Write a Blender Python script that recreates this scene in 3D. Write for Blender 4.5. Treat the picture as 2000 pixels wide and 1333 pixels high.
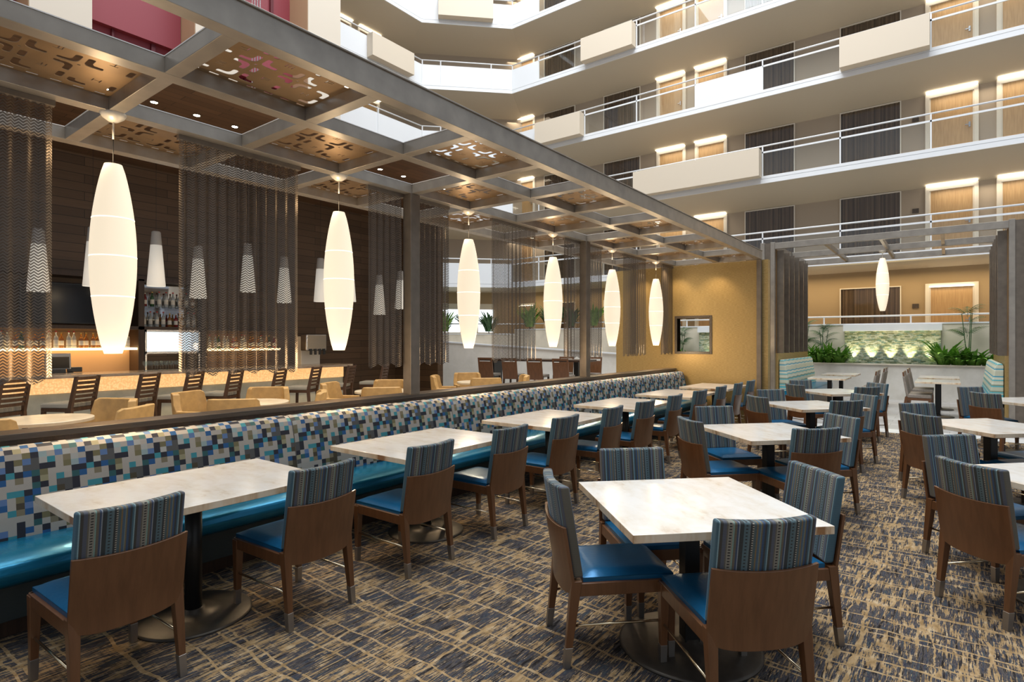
import bpy, bmesh, math, random
from mathutils import Vector, Matrix
C = bpy.context.scene.collection
for o in list(bpy.data.objects): bpy.data.objects.remove(o)
random.seed(7)
pi = math.pi; R = math.radians

# ------------------------------------------------------------------ camera
YAW = R(37.36); FPX = 1120.0; EYE = 1.585
cd = bpy.data.cameras.new('camera'); cam = bpy.data.objects.new('camera', cd); C.objects.link(cam)
cd.sensor_width = 36; cd.lens = FPX / 2000 * 36; cd.clip_end = 200; cd.clip_start = .05
cam.location = (0, 0, EYE); cam.rotation_euler = (pi / 2, 0, YAW)
bpy.context.scene.camera = cam

# ------------------------------------------------------------------ world, skylight, exposure
w = bpy.data.worlds.new('world'); bpy.context.scene.world = w; w.use_nodes = True
bg = w.node_tree.nodes['Background']; bg.inputs[0].default_value = (.80, .88, 1, 1); bg.inputs[1].default_value = .34
vs = bpy.context.scene.view_settings
vs.view_transform = 'Standard'; vs.look = 'None'; vs.gamma = 1; vs.exposure = 0.45; vs.use_curve_mapping = False

def area(name, loc, size, power, col=(1, 1, 1), rot=(0, 0, 0), sy=None, spread=None):
    l = bpy.data.lights.new(name, 'AREA'); l.energy = power; l.color = col
    l.shape = 'RECTANGLE'; l.size = size; l.size_y = sy or size
    if spread: l.spread = spread
    o = bpy.data.objects.new(name, l); C.objects.link(o); o.location = loc; o.rotation_euler = rot
    return o
def spot(name, loc, power, col, rot=(0, 0, 0), ang=70, blend=.7, r=.03):
    l = bpy.data.lights.new(name, 'SPOT'); l.energy = power; l.color = col; l.spot_size = R(ang); l.spot_blend = blend
    l.shadow_soft_size = r
    o = bpy.data.objects.new(name, l); C.objects.link(o); o.location = loc; o.rotation_euler = rot
    return o
WARM = (1, .74, .44)
area('skylight_light', (-5, 7, 24), 18, 6400, (.93, .97, 1), sy=22)

# ------------------------------------------------------------------ material helpers
MATS = {}
class N:
    def __init__(s, name):
        s.m = bpy.data.materials.new(name); s.m.use_nodes = True; s.t = s.m.node_tree
        s.b = s.t.nodes['Principled BSDF']; s.out = s.t.nodes['Material Output']; MATS[name] = s.m
    def n(s, typ, **k):
        x = s.t.nodes.new(typ)
        for a, v in k.items():
            if a.startswith('i_'): x.inputs[a[2:].replace('_', ' ')].default_value = v
            elif a.startswith('j'): x.inputs[int(a[1:])].default_value = v
            else: setattr(x, a, v)
        return x
    def l(s, a, b):
        s.t.links.new(a, b)
    def obj(s): return s.n('ShaderNodeTexCoord').outputs['Object']
    def mapping(s, vec, scale=(1, 1, 1), rot=(0, 0, 0), loc=(0, 0, 0)):
        m = s.n('ShaderNodeMapping'); m.inputs['Scale'].default_value = scale; m.inputs['Rotation'].default_value = rot
        m.inputs['Location'].default_value = loc; s.l(vec, m.inputs['Vector']); return m.outputs[0]
    def noise(s, vec, scale=5, detail=2, rough=.5):
        x = s.n('ShaderNodeTexNoise'); x.inputs['Scale'].default_value = scale; x.inputs['Detail'].default_value = detail
        x.inputs['Roughness'].default_value = rough; s.l(vec, x.inputs['Vector']); return x.outputs['Fac']
    def ramp(s, fac, stops, interp='LINEAR'):
        r = s.n('ShaderNodeValToRGB'); e = r.color_ramp; e.interpolation = interp
        while len(e.elements) < len(stops): e.elements.new(.5)
        for el, (p, c) in zip(e.elements, stops):
            el.position = p; el.color = (c, c, c, 1) if isinstance(c, (int, float)) else (*c, 1)
        s.l(fac, r.inputs[0]); return r.outputs[0]
    def mix(s, fac, a, b, mode='MIX'):
        x = s.n('ShaderNodeMix', data_type='RGBA', blend_type=mode)
        for v, i in ((fac, 0), (a, 6), (b, 7)):
            if isinstance(v, (int, float)): x.inputs[i].default_value = v
            elif isinstance(v, tuple): x.inputs[i].default_value = (*v, 1)
            else: s.l(v, x.inputs[i])
        return x.outputs[2]
    def math(s, op, a, b=0.0, c=0.0):
        x = s.n('ShaderNodeMath', operation=op)
        for i, v in enumerate((a, b, c)):
            if isinstance(v, (int, float)): x.inputs[i].default_value = v
            else: s.l(v, x.inputs[i])
        return x.outputs[0]
    def sep(s, v):
        x = s.n('ShaderNodeSeparateXYZ'); s.l(v, x.inputs[0]); return x.outputs
    def comb(s, a=0, b=0, c=0):
        x = s.n('ShaderNodeCombineXYZ')
        for i, v in enumerate((a, b, c)):
            if isinstance(v, (int, float)): x.inputs[i].default_value = v
            else: s.l(v, x.inputs[i])
        return x.outputs[0]
    def snap(s, v, inc):
        x = s.n('ShaderNodeVectorMath', operation='SNAP'); s.l(v, x.inputs[0]); x.inputs[1].default_value = inc; return x.outputs[0]
    def white(s, v, dim='3D'):
        x = s.n('ShaderNodeTexWhiteNoise', noise_dimensions=dim); s.l(v, x.inputs['W' if dim == '1D' else 'Vector']); return x.outputs['Value']
    def bump(s, h, st=.3, dist=.01):
        x = s.n('ShaderNodeBump'); x.inputs['Strength'].default_value = st; x.inputs['Distance'].default_value = dist
        s.l(h, x.inputs['Height']); s.l(x.outputs[0], s.b.inputs['Normal'])
    def base(s, c, rough=.5, metal=0., spec=None, coat=0):
        if isinstance(c, tuple): s.b.inputs['Base Color'].default_value = (*c, 1)
        else: s.l(c, s.b.inputs['Base Color'])
        if isinstance(rough, (int, float)): s.b.inputs['Roughness'].default_value = rough
        else: s.l(rough, s.b.inputs['Roughness'])
        s.b.inputs['Metallic'].default_value = metal
        if spec is not None: s.b.inputs['Specular IOR Level'].default_value = spec
        if coat: s.b.inputs['Coat Weight'].default_value = coat; s.b.inputs['Coat Roughness'].default_value = .25
        return s
    def emit(s, col, st):
        s.b.inputs['Emission Color'].default_value = (*col, 1); s.b.inputs['Emission Strength'].default_value = st; return s

def flat(name, c, rough=.5, metal=0., noise=0., emit=None, **k):
    s = N(name)
    if noise:
        f = s.noise(s.obj(), noise, 3)
        lo = tuple(x * .86 for x in c); hi = tuple(min(1, x * 1.1) for x in c)
        s.base(s.ramp(f, [(.3, lo), (.7, hi)]), rough, metal, **k)
    else: s.base(c, rough, metal, **k)
    if emit: s.emit(*emit)
    return s.m

def wood(name, a, b, axis='x', rough=.4, scale=1.0, coat=0):
    s = N(name); v = s.obj()
    sc = {'x': (1.5, 28, 28), 'y': (28, 1.5, 28), 'z': (28, 28, 1.5)}[axis]
    m = s.mapping(v, tuple(x * scale for x in sc))
    f = s.noise(m, 1.5, 5, .6)
    s.base(s.ramp(f, [(.3, a), (.7, b)]), rough, coat=coat); s.bump(f, .06, .004)
    return s.m

wood('chair_wood', (.112, .045, .016), (.160, .067, .026), 'z', .32, scale=.8, coat=.3)
wood('dark_wood', (.030, .016, .009), (.060, .030, .017), 'z', .4)
wood('stool_wood', (.065, .032, .016), (.12, .060, .030), 'z', .38)
wood('cap_wood', (.050, .037, .026), (.11, .080, .056), 'y', .35)
wood('door_wood', (.44, .27, .12), (.58, .38, .19), 'z', .45)
flat('sleeve_metal', (.34, .31, .28), .38, .9)
flat('brass_rod', (.75, .62, .42), .22, 1)
flat('bronze', (.40, .355, .30), .36, .65, noise=6)
flat('painted_glint', (.90, .88, .85), .3, .2)  # pale paint standing in for sky glints on the pergola beams
flat('bronze_dark', (.20, .165, .13), .42, .6, noise=8)
flat('panel_bronze', (.32, .20, .10), .42, .7, noise=5)
flat('black_metal', (.022, .021, .02), .38, .4)
flat('base_metal', (.085, .072, .058), .42, .6, noise=20)
flat('white_paint', (.80, .81, .82), .5)
flat('cream_paint', (.70, .60, .47), .6)
flat('frame_cream', (.78, .72, .62), .5)
flat('wall_taupe', (.42, .345, .265), .7)
flat('wall_gold_taupe', (.42, .31, .18), .7)
flat('soffit', (.56, .49, .385), .8)
flat('red_paint', (.30, .050, .065), .45)
flat('red_dark', (.13, .012, .02), .5)
flat('tan_return', (.50, .33, .19), .6)
flat('tower_cream', (.74, .65, .53), .7)
flat('concrete_white', (.72, .64, .51), .6, noise=2)
flat('leather_tan', (.55, .33, .12), .5, noise=12)
flat('plastic_dark', (.03, .035, .04), .35)
flat('plastic_grey', (.35, .36, .38), .35)
flat('screen_black', (.006, .006, .007), .12)
flat('steel', (.6, .6, .6), .25, 1)
flat('soil', (.03, .02, .012), .9)
flat('booth_grey', (.26, .22, .18), .55, noise=30)
flat('canopy_white', (.72, .66, .56), .35, .2)
flat('lamp_emit', (.80, .72, .60), .45, emit=((1, .83, .59), .54))
flat('seam', (1, .95, .85), .5, emit=((1, .92, .76), .9))
flat('cove_emit', (1, 1, 1), .5, emit=((1, .90, .72), 3.2))
flat('down_emit', (1, 1, 1), .5, emit=((1, .82, .55), 60))
flat('led_warm', (1, 1, 1), .5, emit=((1, .66, .30), 3.0))
flat('window_emit', (1, 1, 1), .5, emit=((.85, .93, 1), 1.4))
flat('fridge_emit', (1, 1, 1), .5, emit=((.8, .9, 1), .9))
flat('cone_emit', (.8, .8, .78), .6, emit=((1, .93, .8), .22))
flat('cone_cap', (.42, .41, .40), .6)

def marble():
    s = N('marble_top'); v = s.obj()
    n1 = s.noise(s.mapping(v, (1, 2.2, 1)), 3.2, 6, .62); n2 = s.noise(v, 14, 5, .6)
    a = s.ramp(n1, [(.42, (.86, .83, .78)), (.58, (.81, .75, .66)), (.72, (.62, .48, .34))])
    b = s.mix(s.ramp(n2, [(.5, 0.), (.8, .35)]), a, (.70, .58, .44))
    s.base(b, .17, spec=.5); s.b.inputs['Coat Weight'].default_value = .3; s.b.inputs['Coat Roughness'].default_value = .1
marble()
def marble_edge():
    s = N('marble_edge'); v = s.obj()
    n1 = s.noise(s.mapping(v, (9, 9, 2)), 1, 5, .6)
    s.base(s.ramp(n1, [(.42, (.80, .68, .52)), (.56, (.70, .52, .34)), (.66, (.34, .17, .07))]), .3)
marble_edge()
def onyx(name, a, b, rough=.3, emit=None):
    s = N(name); v = s.obj(); n = s.noise(v, 2.5, 6, .65)
    s.base(s.ramp(n, [(.3, a), (.7, b)]), rough)
    if emit: s.emit(*emit)
onyx('onyx_green', (.54, .54, .42), (.76, .73, .59)); onyx('granite', (.24, .19, .15), (.48, .40, .33), .15)
onyx('travertine', (.68, .64, .56), (.82, .78, .71)); onyx('round_top', (.66, .50, .32), (.82, .70, .50), .25)

def vinyl(name, c, metal=.35, rough=.33, cell=90):
    s = N(name); v = s.obj()
    x = s.n('ShaderNodeTexVoronoi'); x.inputs['Scale'].default_value = cell; s.l(s.mapping(v, (1, .45, 1)), x.inputs['Vector'])
    f = s.noise(v, 8, 2)
    s.base(s.ramp(f, [(.3, tuple(k * .85 for k in c)), (.7, c)]), rough, metal); s.bump(x.outputs['Distance'], .18, .002)
vinyl('seat_blue', (.008, .125, .28), .4, .28); vinyl('bench_blue', (.012, .22, .40), .45, .24)
vinyl('bench_base', (.018, .030, .032), 0, .5)

def stripes():
    s = N('chair_fabric'); p = s.sep(s.obj())
    u = s.math('FRACT', s.math('DIVIDE', s.math('ADD', p[0], .2145), .195))
    seq = [(0, (.06, .13, .17)), (.035, (.24, .37, .40)), (.055, (.055, .05, .04)), (.11, (.09, .10, .13)), (.18, (.13, .115, .085)), (.21, (.27, .25, .20)), (.31, (.20, .34, .29)), (.335, (.14, .115, .08)),
           (.385, (.045, .07, .13)), (.42, (.27, .30, .33)), (.44, (.032, .038, .038)), (.52, (.09, .15, .17)), (.62, (.12, .17, .18)), (.65, (.028, .032, .032)), (.69, (.44, .40, .32)), (.725, (.07, .11, .12)),
           (.78, (.21, .14, .06)), (.81, (.07, .12, .17)), (.86, (.22, .27, .24)), (.875, (.16, .13, .07)), (.905, (.035, .075, .15)), (.95, (.04, .045, .05))]
    col = s.ramp(u, seq, 'CONSTANT')
    def band(a, b): return s.math('MULTIPLY', s.math('GREATER_THAN', u, a), s.math('LESS_THAN', u, b))
    def dash(f, th): return s.math('LESS_THAN', s.math('FRACT', s.math('MULTIPLY', p[2], f)), th)
    m1 = s.math('MULTIPLY', band(.235, .285), dash(82., .42)); m2 = s.math('MULTIPLY', band(.69, .725), dash(100., .5)); m3 = s.math('MULTIPLY', band(.56, .60), dash(70., .35))
    m = s.math('MAXIMUM', m1, s.math('MAXIMUM', m2, m3))
    col = s.mix(m, col, (.022, .02, .018))
    col = s.mix(s.math('MULTIPLY', dash(190., .5), .38), col, (.03, .032, .03))
    s.base(col, .75); s.b.inputs['Sheen Weight'].default_value = .22; s.b.inputs['Sheen Roughness'].default_value = .35
    s.b.inputs['Sheen Tint'].default_value = (.45, .7, 1, 1)
stripes()
def mosaic_fabric():
    s = N('mosaic_fabric'); v = s.obj()
    a = s.n('ShaderNodeAttribute'); a.attribute_name = 'weave'
    th = s.noise(s.mapping(v, (40, 900, 900)), 1, 2)
    s.base(s.mix(s.math('MULTIPLY', th, .35), a.outputs['Color'], (.05, .045, .04)), .75); s.bump(th, .15, .001)
mosaic_fabric()
# woven block pattern, ten columns by fifteen rows, read from the seat upwards
PAL = {'.': (.56, .49, .41), 'n': (.020, .020, .032), 'b': (.014, .115, .31), 'l': (.14, .24, .46), 't': (.03, .13, .13), 'a': (.05, .33, .38), 'o': (.24, .20, .09),
       'p': (.30, .24, .14), 'd': (.09, .065, .032), 'g': (.115, .108, .10), 'y': (.44, .38, .21), 'w': (.60, .57, .50), 'q': (.40, .50, .48)}
WEAVE = ['nnan..b.n.', 'ql.nb.n..o', '...n.t.pdo', '.....nodd.', '..apb..pdg', 'tb.dl..bny', '.l.obt...n', 'n.aanb.adg', 'n....tn.gg',
         'tb.p.ny a.'.replace(' ', '.'), 'nnanbto...', 'qlnwggnn.o', 'w.nolgwa.p', '.b..onq.lw', 't.ny.b..ag', 'ql.wb.nnw.']
def booth_fabric():
    s = N('booth_fabric'); p = s.sep(s.obj())
    zi = s.math('FLOOR', s.math('MULTIPLY', s.math('ADD', p[2], s.math('MULTIPLY', s.math('SINE', s.math('MULTIPLY', p[1], 14.0)), .006)), 42.0))
    s.base(s.ramp(s.white(zi, '1D'), [(0, (.50, .52, .40)), (.3, (.10, .40, .46)), (.5, (.60, .62, .50)), (.65, (.22, .28, .20)), (.8, (.06, .30, .42)), (.9, (.50, .54, .42))], 'CONSTANT'), .75)
booth_fabric()
def tub_stripe():
    s = N('tub_stripe'); p = s.sep(s.obj())
    f = s.math('FRACT', s.math('MULTIPLY', p[0], 34.0))
    s.base(s.ramp(f, [(0, (.60, .52, .40)), (.5, (.16, .13, .10))], 'CONSTANT'), .7)
tub_stripe()
def stool_fab():
    s = N('stool_fabric'); p = s.sep(s.obj())
    s.base(s.ramp(s.white(s.math('FLOOR', s.math('MULTIPLY', p[0], 200.0)), '1D'), [(0, (.30, .29, .26)), (.5, (.42, .40, .34)), (.8, (.20, .22, .22))], 'CONSTANT'), .7)
stool_fab()

def carpet():
    s = N('carpet'); v = s.obj(); p = s.sep(v)
    w1 = s.math('SUBTRACT', s.noise(v, 1.6, 2), .5); w2 = s.math('SUBTRACT', s.noise(s.mapping(v, (1, 1, 1), loc=(5, 5, 0)), 7., 2), .5)
    wob = s.math('ADD', s.math('MULTIPLY', w1, .12), s.math('MULTIPLY', w2, .045))
    # dark streaks run along y, ragged across x
    st = s.noise(s.mapping(v, (125, 8, 1)), 1, 3, .7)
    st2 = s.noise(s.mapping(v, (42, 5.5, 1), loc=(4, 9, 0)), 1, 3, .65)
    comb_ = s.noise(s.mapping(v, (9, 85, 1), loc=(2, 1, 0)), 1, 2, .6)
    big = s.noise(s.mapping(v, (5.5, 4.0, 1), loc=(8, 3, 0)), 1, 2, .6)
    def lines(c, per, th, ph):
        f = s.math('FRACT', s.math('ADD', s.math('DIVIDE', s.math('ADD', c, wob), per), ph))
        return s.math('LESS_THAN', s.math('ABSOLUTE', s.math('SUBTRACT', f, .5)), th)
    ly = s.math('MAXIMUM', lines(p[1], .21, .030, .1), lines(p[1], .37, .022, .45)); lx = s.math('MAXIMUM', lines(p[0], .55, .014, .2), lines(p[0], .39, .010, .7))
    ln = s.math('MAXIMUM', ly, lx)
    e = s.math('ADD', s.math('MULTIPLY', st, .46), s.math('MULTIPLY', st2, .42))
    e = s.math('ADD', e, s.math('MULTIPLY', big, .30)); e = s.math('ADD', e, s.math('MULTIPLY', comb_, .12))
    e = s.math('SUBTRACT', e, s.math('MULTIPLY', ln, .115))
    mask = s.ramp(e, [(.612, 0.), (.636, 1.)])
    dark = s.ramp(s.noise(s.mapping(v, (60, 5, 1), loc=(1, 2, 3)), 1, 3, .7), [(.34, (.012, .011, .013)), (.43, (.040, .036, .038)), (.49, (.120, .105, .095)), (.55, (.032, .032, .055)), (.61, (.075, .095, .105)), (.67, (.022, .019, .028))])
    tan = s.ramp(s.noise(s.mapping(v, (30, 14, 1)), 1, 2), [(.3, (.30, .19, .085)), (.55, (.47, .32, .165)), (.75, (.58, .45, .29))])
    fuzz = s.noise(v, 300, 2)
    col = s.mix(mask, tan, dark)
    col = s.mix(s.math('MULTIPLY', fuzz, .42), col, (.02, .015, .01))
    s.base(col, .95, spec=.1); s.bump(fuzz, .5, .004)
carpet()
def tile():
    s = N('floor_tile'); v = s.obj()
    br = s.n('ShaderNodeTexBrick', offset=.5); br.inputs['Scale'].default_value = 1; br.inputs['Brick Width'].default_value = .9; br.inputs['Row Height'].default_value = .3
    br.inputs['Mortar Size'].default_value = .004
    br.inputs['Color1'].default_value = (.44, .42, .40, 1); br.inputs['Color2'].default_value = (.58, .56, .54, 1); br.inputs['Mortar'].default_value = (.25, .24, .22, 1)
    s.l(v, br.inputs['Vector']); n = s.noise(v, 6, 5, .6)
    s.base(s.mix(s.math('MULTIPLY', n, .5), br.outputs['Color'], (.34, .32, .30)), .22)
tile()
flat('band_stone', (.78, .77, .74), .2)
def gold_wall():
    s = N('gold_wallcover'); v = s.obj()
    n = s.noise(s.mapping(v, (20, 20, 160)), 1, 3); n2 = s.noise(v, 120, 3)
    s.base(s.ramp(s.math('ADD', s.math('MULTIPLY', n, .6), s.math('MULTIPLY', n2, .4)), [(.35, (.30, .195, .065)), (.65, (.50, .35, .14))]), .42, .35)
    s.bump(n2, .25, .004)
gold_wall()
def planks(name, cols, axis=2, h=.16, w_=1.4, rough=.45):
    s = N(name); p = s.sep(s.obj())
    u = p[1]; v2 = p[2] if axis == 2 else p[0]
    br = s.n('ShaderNodeTexBrick', offset=.43); br.inputs['Scale'].default_value = 1; br.inputs['Brick Width'].default_value = w_; br.inputs['Row Height'].default_value = h
    br.inputs['Mortar Size'].default_value = .005; br.inputs['Color1'].default_value = (*cols[0], 1); br.inputs['Color2'].default_value = (*cols[1], 1); br.inputs['Mortar'].default_value = (.012, .008, .005, 1)
    s.l(s.comb(u, v2, 0), br.inputs['Vector'])
    g = s.noise(s.comb(s.math('MULTIPLY', u, 2.), s.math('MULTIPLY', v2, 40.), 0), 1, 4)
    s.base(s.mix(s.math('MULTIPLY', g, .55), br.outputs['Color'], tuple(x * .45 for x in cols[0])), rough)
planks('bar_planks', [(.10, .058, .030), (.16, .094, .050)]); planks('ceil_planks', [(.12, .062, .030), (.19, .10, .05)], 0)

def led_mosaic():
    s = N('led_mosaic'); v = s.obj()
    x = s.n('ShaderNodeTexVoronoi'); x.inputs['Scale'].default_value = 34; s.l(v, x.inputs['Vector'])
    c = s.ramp(x.outputs['Distance'], [(0, (1, .66, .30)), (.62, (.70, .36, .12))])
    s.base((.8, .6, .35), .4); s.l(c, s.b.inputs['Emission Color']); s.b.inputs['Emission Strength'].default_value = .78
led_mosaic()
def pebble():
    s = N('fountain_mosaic'); v = s.obj(); p = s.sep(v)
    br = s.n('ShaderNodeTexBrick', offset=.5); br.inputs['Scale'].default_value = 1; br.inputs['Brick Width'].default_value = .10; br.inputs['Row Height'].default_value = .032
    br.inputs['Mortar Size'].default_value = .002
    s.l(s.comb(s.math('ADD', p[0], s.math('MULTIPLY', s.noise(v, 9), .15)), p[2], 0), br.inputs['Vector'])
    br.inputs['Color1'].default_value = (0, 0, 0, 1); br.inputs['Color2'].default_value = (1, 1, 1, 1)
    f = s.math('ADD', s.math('MULTIPLY', br.outputs['Color'], .6), s.math('MULTIPLY', s.noise(s.comb(p[0], 0, s.math('MULTIPLY', p[2], 3.)), 11, 4), .5))
    s.base(s.ramp(f, [(.25, (.09, .13, .07)), (.45, (.36, .38, .22)), (.62, (.60, .60, .46)), (.8, (.16, .26, .20))]), .35)
    s.bump(f, .5, .02)
pebble()
def mesh_curtain():
    s = N('chain_mesh'); p = s.sep(s.obj())
    # herringbone of metal links, see-through between them
    u = s.math('MULTIPLY', p[1], 52.0); z = s.math('MULTIPLY', p[2], 52.0)
    tri = s.math('PINGPONG', u, 1.0)
    f = s.math('FRACT', s.math('ADD', z, s.math('MULTIPLY', tri, .9)))
    a = s.ramp(f, [(.0, 1.), (.60, 1.), (.66, .12), (1, .12)])
    alpha = s.math('MULTIPLY', a, .88)
    s.base((.17, .135, .105), .42, .75)
    s.l(alpha, s.b.inputs['Alpha'])
    MATS['chain_mesh'] = s.m
mesh_curtain()
def glassy(name, tint=(1, 1, 1), g=.08):
    s = N(name); t = s.n('ShaderNodeBsdfTransparent'); t.inputs[0].default_value = (*tint, 1)
    gl = s.n('ShaderNodeBsdfGlossy'); gl.inputs['Roughness'].default_value = .02
    m = s.n('ShaderNodeMixShader'); m.inputs[0].default_value = g; s.l(t.outputs[0], m.inputs[1]); s.l(gl.outputs[0], m.inputs[2]); s.l(m.outputs[0], s.out.inputs[0])
glassy('pane', (.95, .97, .97), .05); glassy('pane_dark', (.88, .88, .88), .03); glassy('pane_soft', (.96, .97, .97), .0); glassy('frost', (.9, .97, .97), .1)
def drape():
    s = N('window_drape'); p = s.sep(s.obj())
    s.base(s.ramp(s.noise(s.comb(s.math('MULTIPLY', s.math('ADD', p[0], p[1]), 16.), 0, 0), 1, 3), [(.38, (.085, .055, .032)), (.62, (.27, .185, .115))]), .8)
drape()
def leafm(name, a, b):
    s = N(name); s.base(s.ramp(s.noise(s.obj(), 9, 2), [(.3, a), (.7, b)]), .45); s.b.inputs['Subsurface Weight'].default_value = 0
leafm('leaf', (.08, .24, .03), (.27, .50, .08)); leafm('leaf_dark', (.015, .06, .02), (.06, .16, .05))
for nm, c in (('bottle_clear', (.75, .80, .80)), ('bottle_amber', (.50, .22, .05)), ('bottle_green', (.05, .16, .06)), ('bottle_red', (.40, .03, .03))):
    s = N(nm); s.base(c, .08); s.b.inputs['Transmission Weight'].default_value = .6
flat('cap_red', (.45, .03, .02), .4); flat('label_white', (.75, .72, .65), .6); flat('cap_gold', (.6, .4, .12), .3, .8)
flat('mirror', (.55, .55, .55), .04, 1)

# ------------------------------------------------------------------ mesh helpers
class MB:
    def __init__(s): s.b = bmesh.new()
    def hexa(s, pts):
        v = [s.b.verts.new(p) for p in pts]
        for f in ((0, 3, 2, 1), (4, 5, 6, 7), (0, 1, 5, 4), (1, 2, 6, 5), (2, 3, 7, 6), (3, 0, 4, 7)): s.b.faces.new([v[i] for i in f])
        return s
    def box(s, x0, x1, y0, y1, z0, z1):
        return s.hexa([(x0, y0, z0), (x1, y0, z0), (x1, y1, z0), (x0, y1, z0), (x0, y0, z1), (x1, y0, z1), (x1, y1, z1), (x0, y1, z1)])
    def taper(s, c0, s0, c1, s1):   # square-section bar between two centres
        a = [(c0[0] - s0[0], c0[1] - s0[1], c0[2]), (c0[0] + s0[0], c0[1] - s0[1], c0[2]), (c0[0] + s0[0], c0[1] + s0[1], c0[2]), (c0[0] - s0[0], c0[1] + s0[1], c0[2])]
        b = [(c1[0] - s1[0], c1[1] - s1[1], c1[2]), (c1[0] + s1[0], c1[1] - s1[1], c1[2]), (c1[0] + s1[0], c1[1] + s1[1], c1[2]), (c1[0] - s1[0], c1[1] + s1[1], c1[2])]
        return s.hexa(a + b)
    def bar(s, p, q, wd, ht):       # rectangular bar along p-q, width horizontal, height vertical
        p = Vector(p); q = Vector(q); d = (q - p).normalized(); up = Vector((0, 0, 1))
        if abs(d.z) > .99: up = Vector((0, 1, 0))
        sd = d.cross(up).normalized(); u2 = sd.cross(d).normalized()
        o = [(-1, -1), (1, -1), (1, 1), (-1, 1)]
        return s.hexa([tuple(e + sd * (a * wd / 2) + u2 * (b * ht / 2)) for e in (p, q) for a, b in o])
    def cyl(s, p, q, r0, r1=None, n=16):
        r1 = r0 if r1 is None else r1; p = Vector(p); q = Vector(q); d = (q - p).normalized()
        a = Vector((1, 0, 0)) if abs(d.x) < .9 else Vector((0, 1, 0)); u = d.cross(a).normalized(); v = d.cross(u)
        A = [s.b.verts.new(p + (u * math.cos(t) + v * math.sin(t)) * r0) for t in [2 * pi * i / n for i in range(n)]]
        B = [s.b.verts.new(q + (u * math.cos(t) + v * math.sin(t)) * r1) for t in [2 * pi * i / n for i in range(n)]]
        for i in range(n): s.b.faces.new((A[i], A[(i + 1) % n], B[(i + 1) % n], B[i]))
        s.b.faces.new(A[::-1]); s.b.faces.new(B); return s
    def lathe(s, prof, c=(0, 0, 0), n=32, cap=True):
        rings = [[s.b.verts.new((c[0] + r * math.cos(2 * pi * i / n), c[1] + r * math.sin(2 * pi * i / n), c[2] + z)) for i in range(n)] for r, z in prof]
        for a, b in zip(rings, rings[1:]):
            for i in range(n): s.b.faces.new((a[i], a[(i + 1) % n], b[(i + 1) % n], b[i]))
        if cap: s.b.faces.new(rings[0][::-1]); s.b.faces.new(rings[-1])
        return s
    def prism(s, poly, z0, z1):
        A = [s.b.verts.new((x, y, z0)) for x, y in poly]; B = [s.b.verts.new((x, y, z1)) for x, y in poly]; n = len(poly)
        for i in range(n): s.b.faces.new((A[i], A[(i + 1) % n], B[(i + 1) % n], B[i]))
        s.b.faces.new(A[::-1]); s.b.faces.new(B); return s
    def extrude_profile(s, prof, y0, y1, axis='y', n=1):   # closed profile [(x,z)] swept along y
        L = [y0 + (y1 - y0) * i / n for i in range(n + 1)]
        rings = [[s.b.verts.new((x, y, z) if axis == 'y' else (y, x, z)) for x, z in prof] for y in L]; k = len(prof)
        for a, b in zip(rings, rings[1:]):
            for i in range(k): s.b.faces.new((a[i], a[(i + 1) % k], b[(i + 1) % k], b[i]))
        s.b.faces.new(rings[0][::-1]); s.b.faces.new(rings[-1]); return s
    def slab(s, fn, nu, nv, th):    # thick sheet: fn(u,v)->point, th offset vector fn or vector
        T = Vector(th)
        A = [[s.b.verts.new(fn(i / nu, j / nv)) for j in range(nv + 1)] for i in range(nu + 1)]
        B = [[s.b.verts.new(Vector(fn(i / nu, j / nv)) + T) for j in range(nv + 1)] for i in range(nu + 1)]
        for i in range(nu):
            for j in range(nv):
                s.b.faces.new((A[i][j], A[i + 1][j], A[i + 1][j + 1], A[i][j + 1])); s.b.faces.new((B[i][j], B[i][j + 1], B[i + 1][j + 1], B[i + 1][j]))
        for i in range(nu):
            s.b.faces.new((A[i][0], B[i][0], B[i + 1][0], A[i + 1][0])); s.b.faces.new((A[i][nv], A[i + 1][nv], B[i + 1][nv], B[i][nv]))
        for j in range(nv):
            s.b.faces.new((A[0][j], A[0][j + 1], B[0][j + 1], B[0][j])); s.b.faces.new((A[nu][j], B[nu][j], B[nu][j + 1], A[nu][j + 1]))
        return s
    def build(s, name, mat, parent=None, bevel=0, smooth=False, seg=2, sub=0):
        bmesh.ops.recalc_face_normals(s.b, faces=s.b.faces)
        me = bpy.data.meshes.new(name); s.b.to_mesh(me); s.b.free()
        me.materials.append(MATS[mat] if isinstance(mat, str) else mat)
        if smooth:
            for p in me.polygons: p.use_smooth = True
        o = bpy.data.objects.new(name, me); C.objects.link(o)
        if parent: o.parent = parent
        if bevel:
            m = o.modifiers.new('bevel', 'BEVEL'); m.width = bevel; m.segments = seg; m.limit_method = 'ANGLE'; m.angle_limit = R(40); m.harden_normals = True
            for p in me.polygons: p.use_smooth = True
        if sub: m = o.modifiers.new('sub', 'SUBSURF'); m.levels = m.render_levels = sub
        return o
def tag(o, label=None, cat=None, group=None, kind=None):
    if label: o['label'] = label
    if cat: o['category'] = cat
    if group: o['group'] = group
    if kind: o['kind'] = kind
    return o
def thing(name, label, cat, loc=(0, 0, 0), rz=0, group=None):
    o = bpy.data.objects.new(name, None); o.empty_display_size = .1; C.objects.link(o); o.location = loc; o.rotation_euler = (0, 0, rz)
    return tag(o, label, cat, group)
def struct(name, mb, mat, label=None, **k):
    o = mb.build(name, mat, **k); tag(o, label, None, None, 'structure')
    return o
def copy_tree(o, parent=None):
    c = o.copy(); C.objects.link(c)
    if parent: c.parent = parent
    for ch in list(o.children): copy_tree(ch, c)
    return c
def box(*a): return MB().box(*a)
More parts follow.
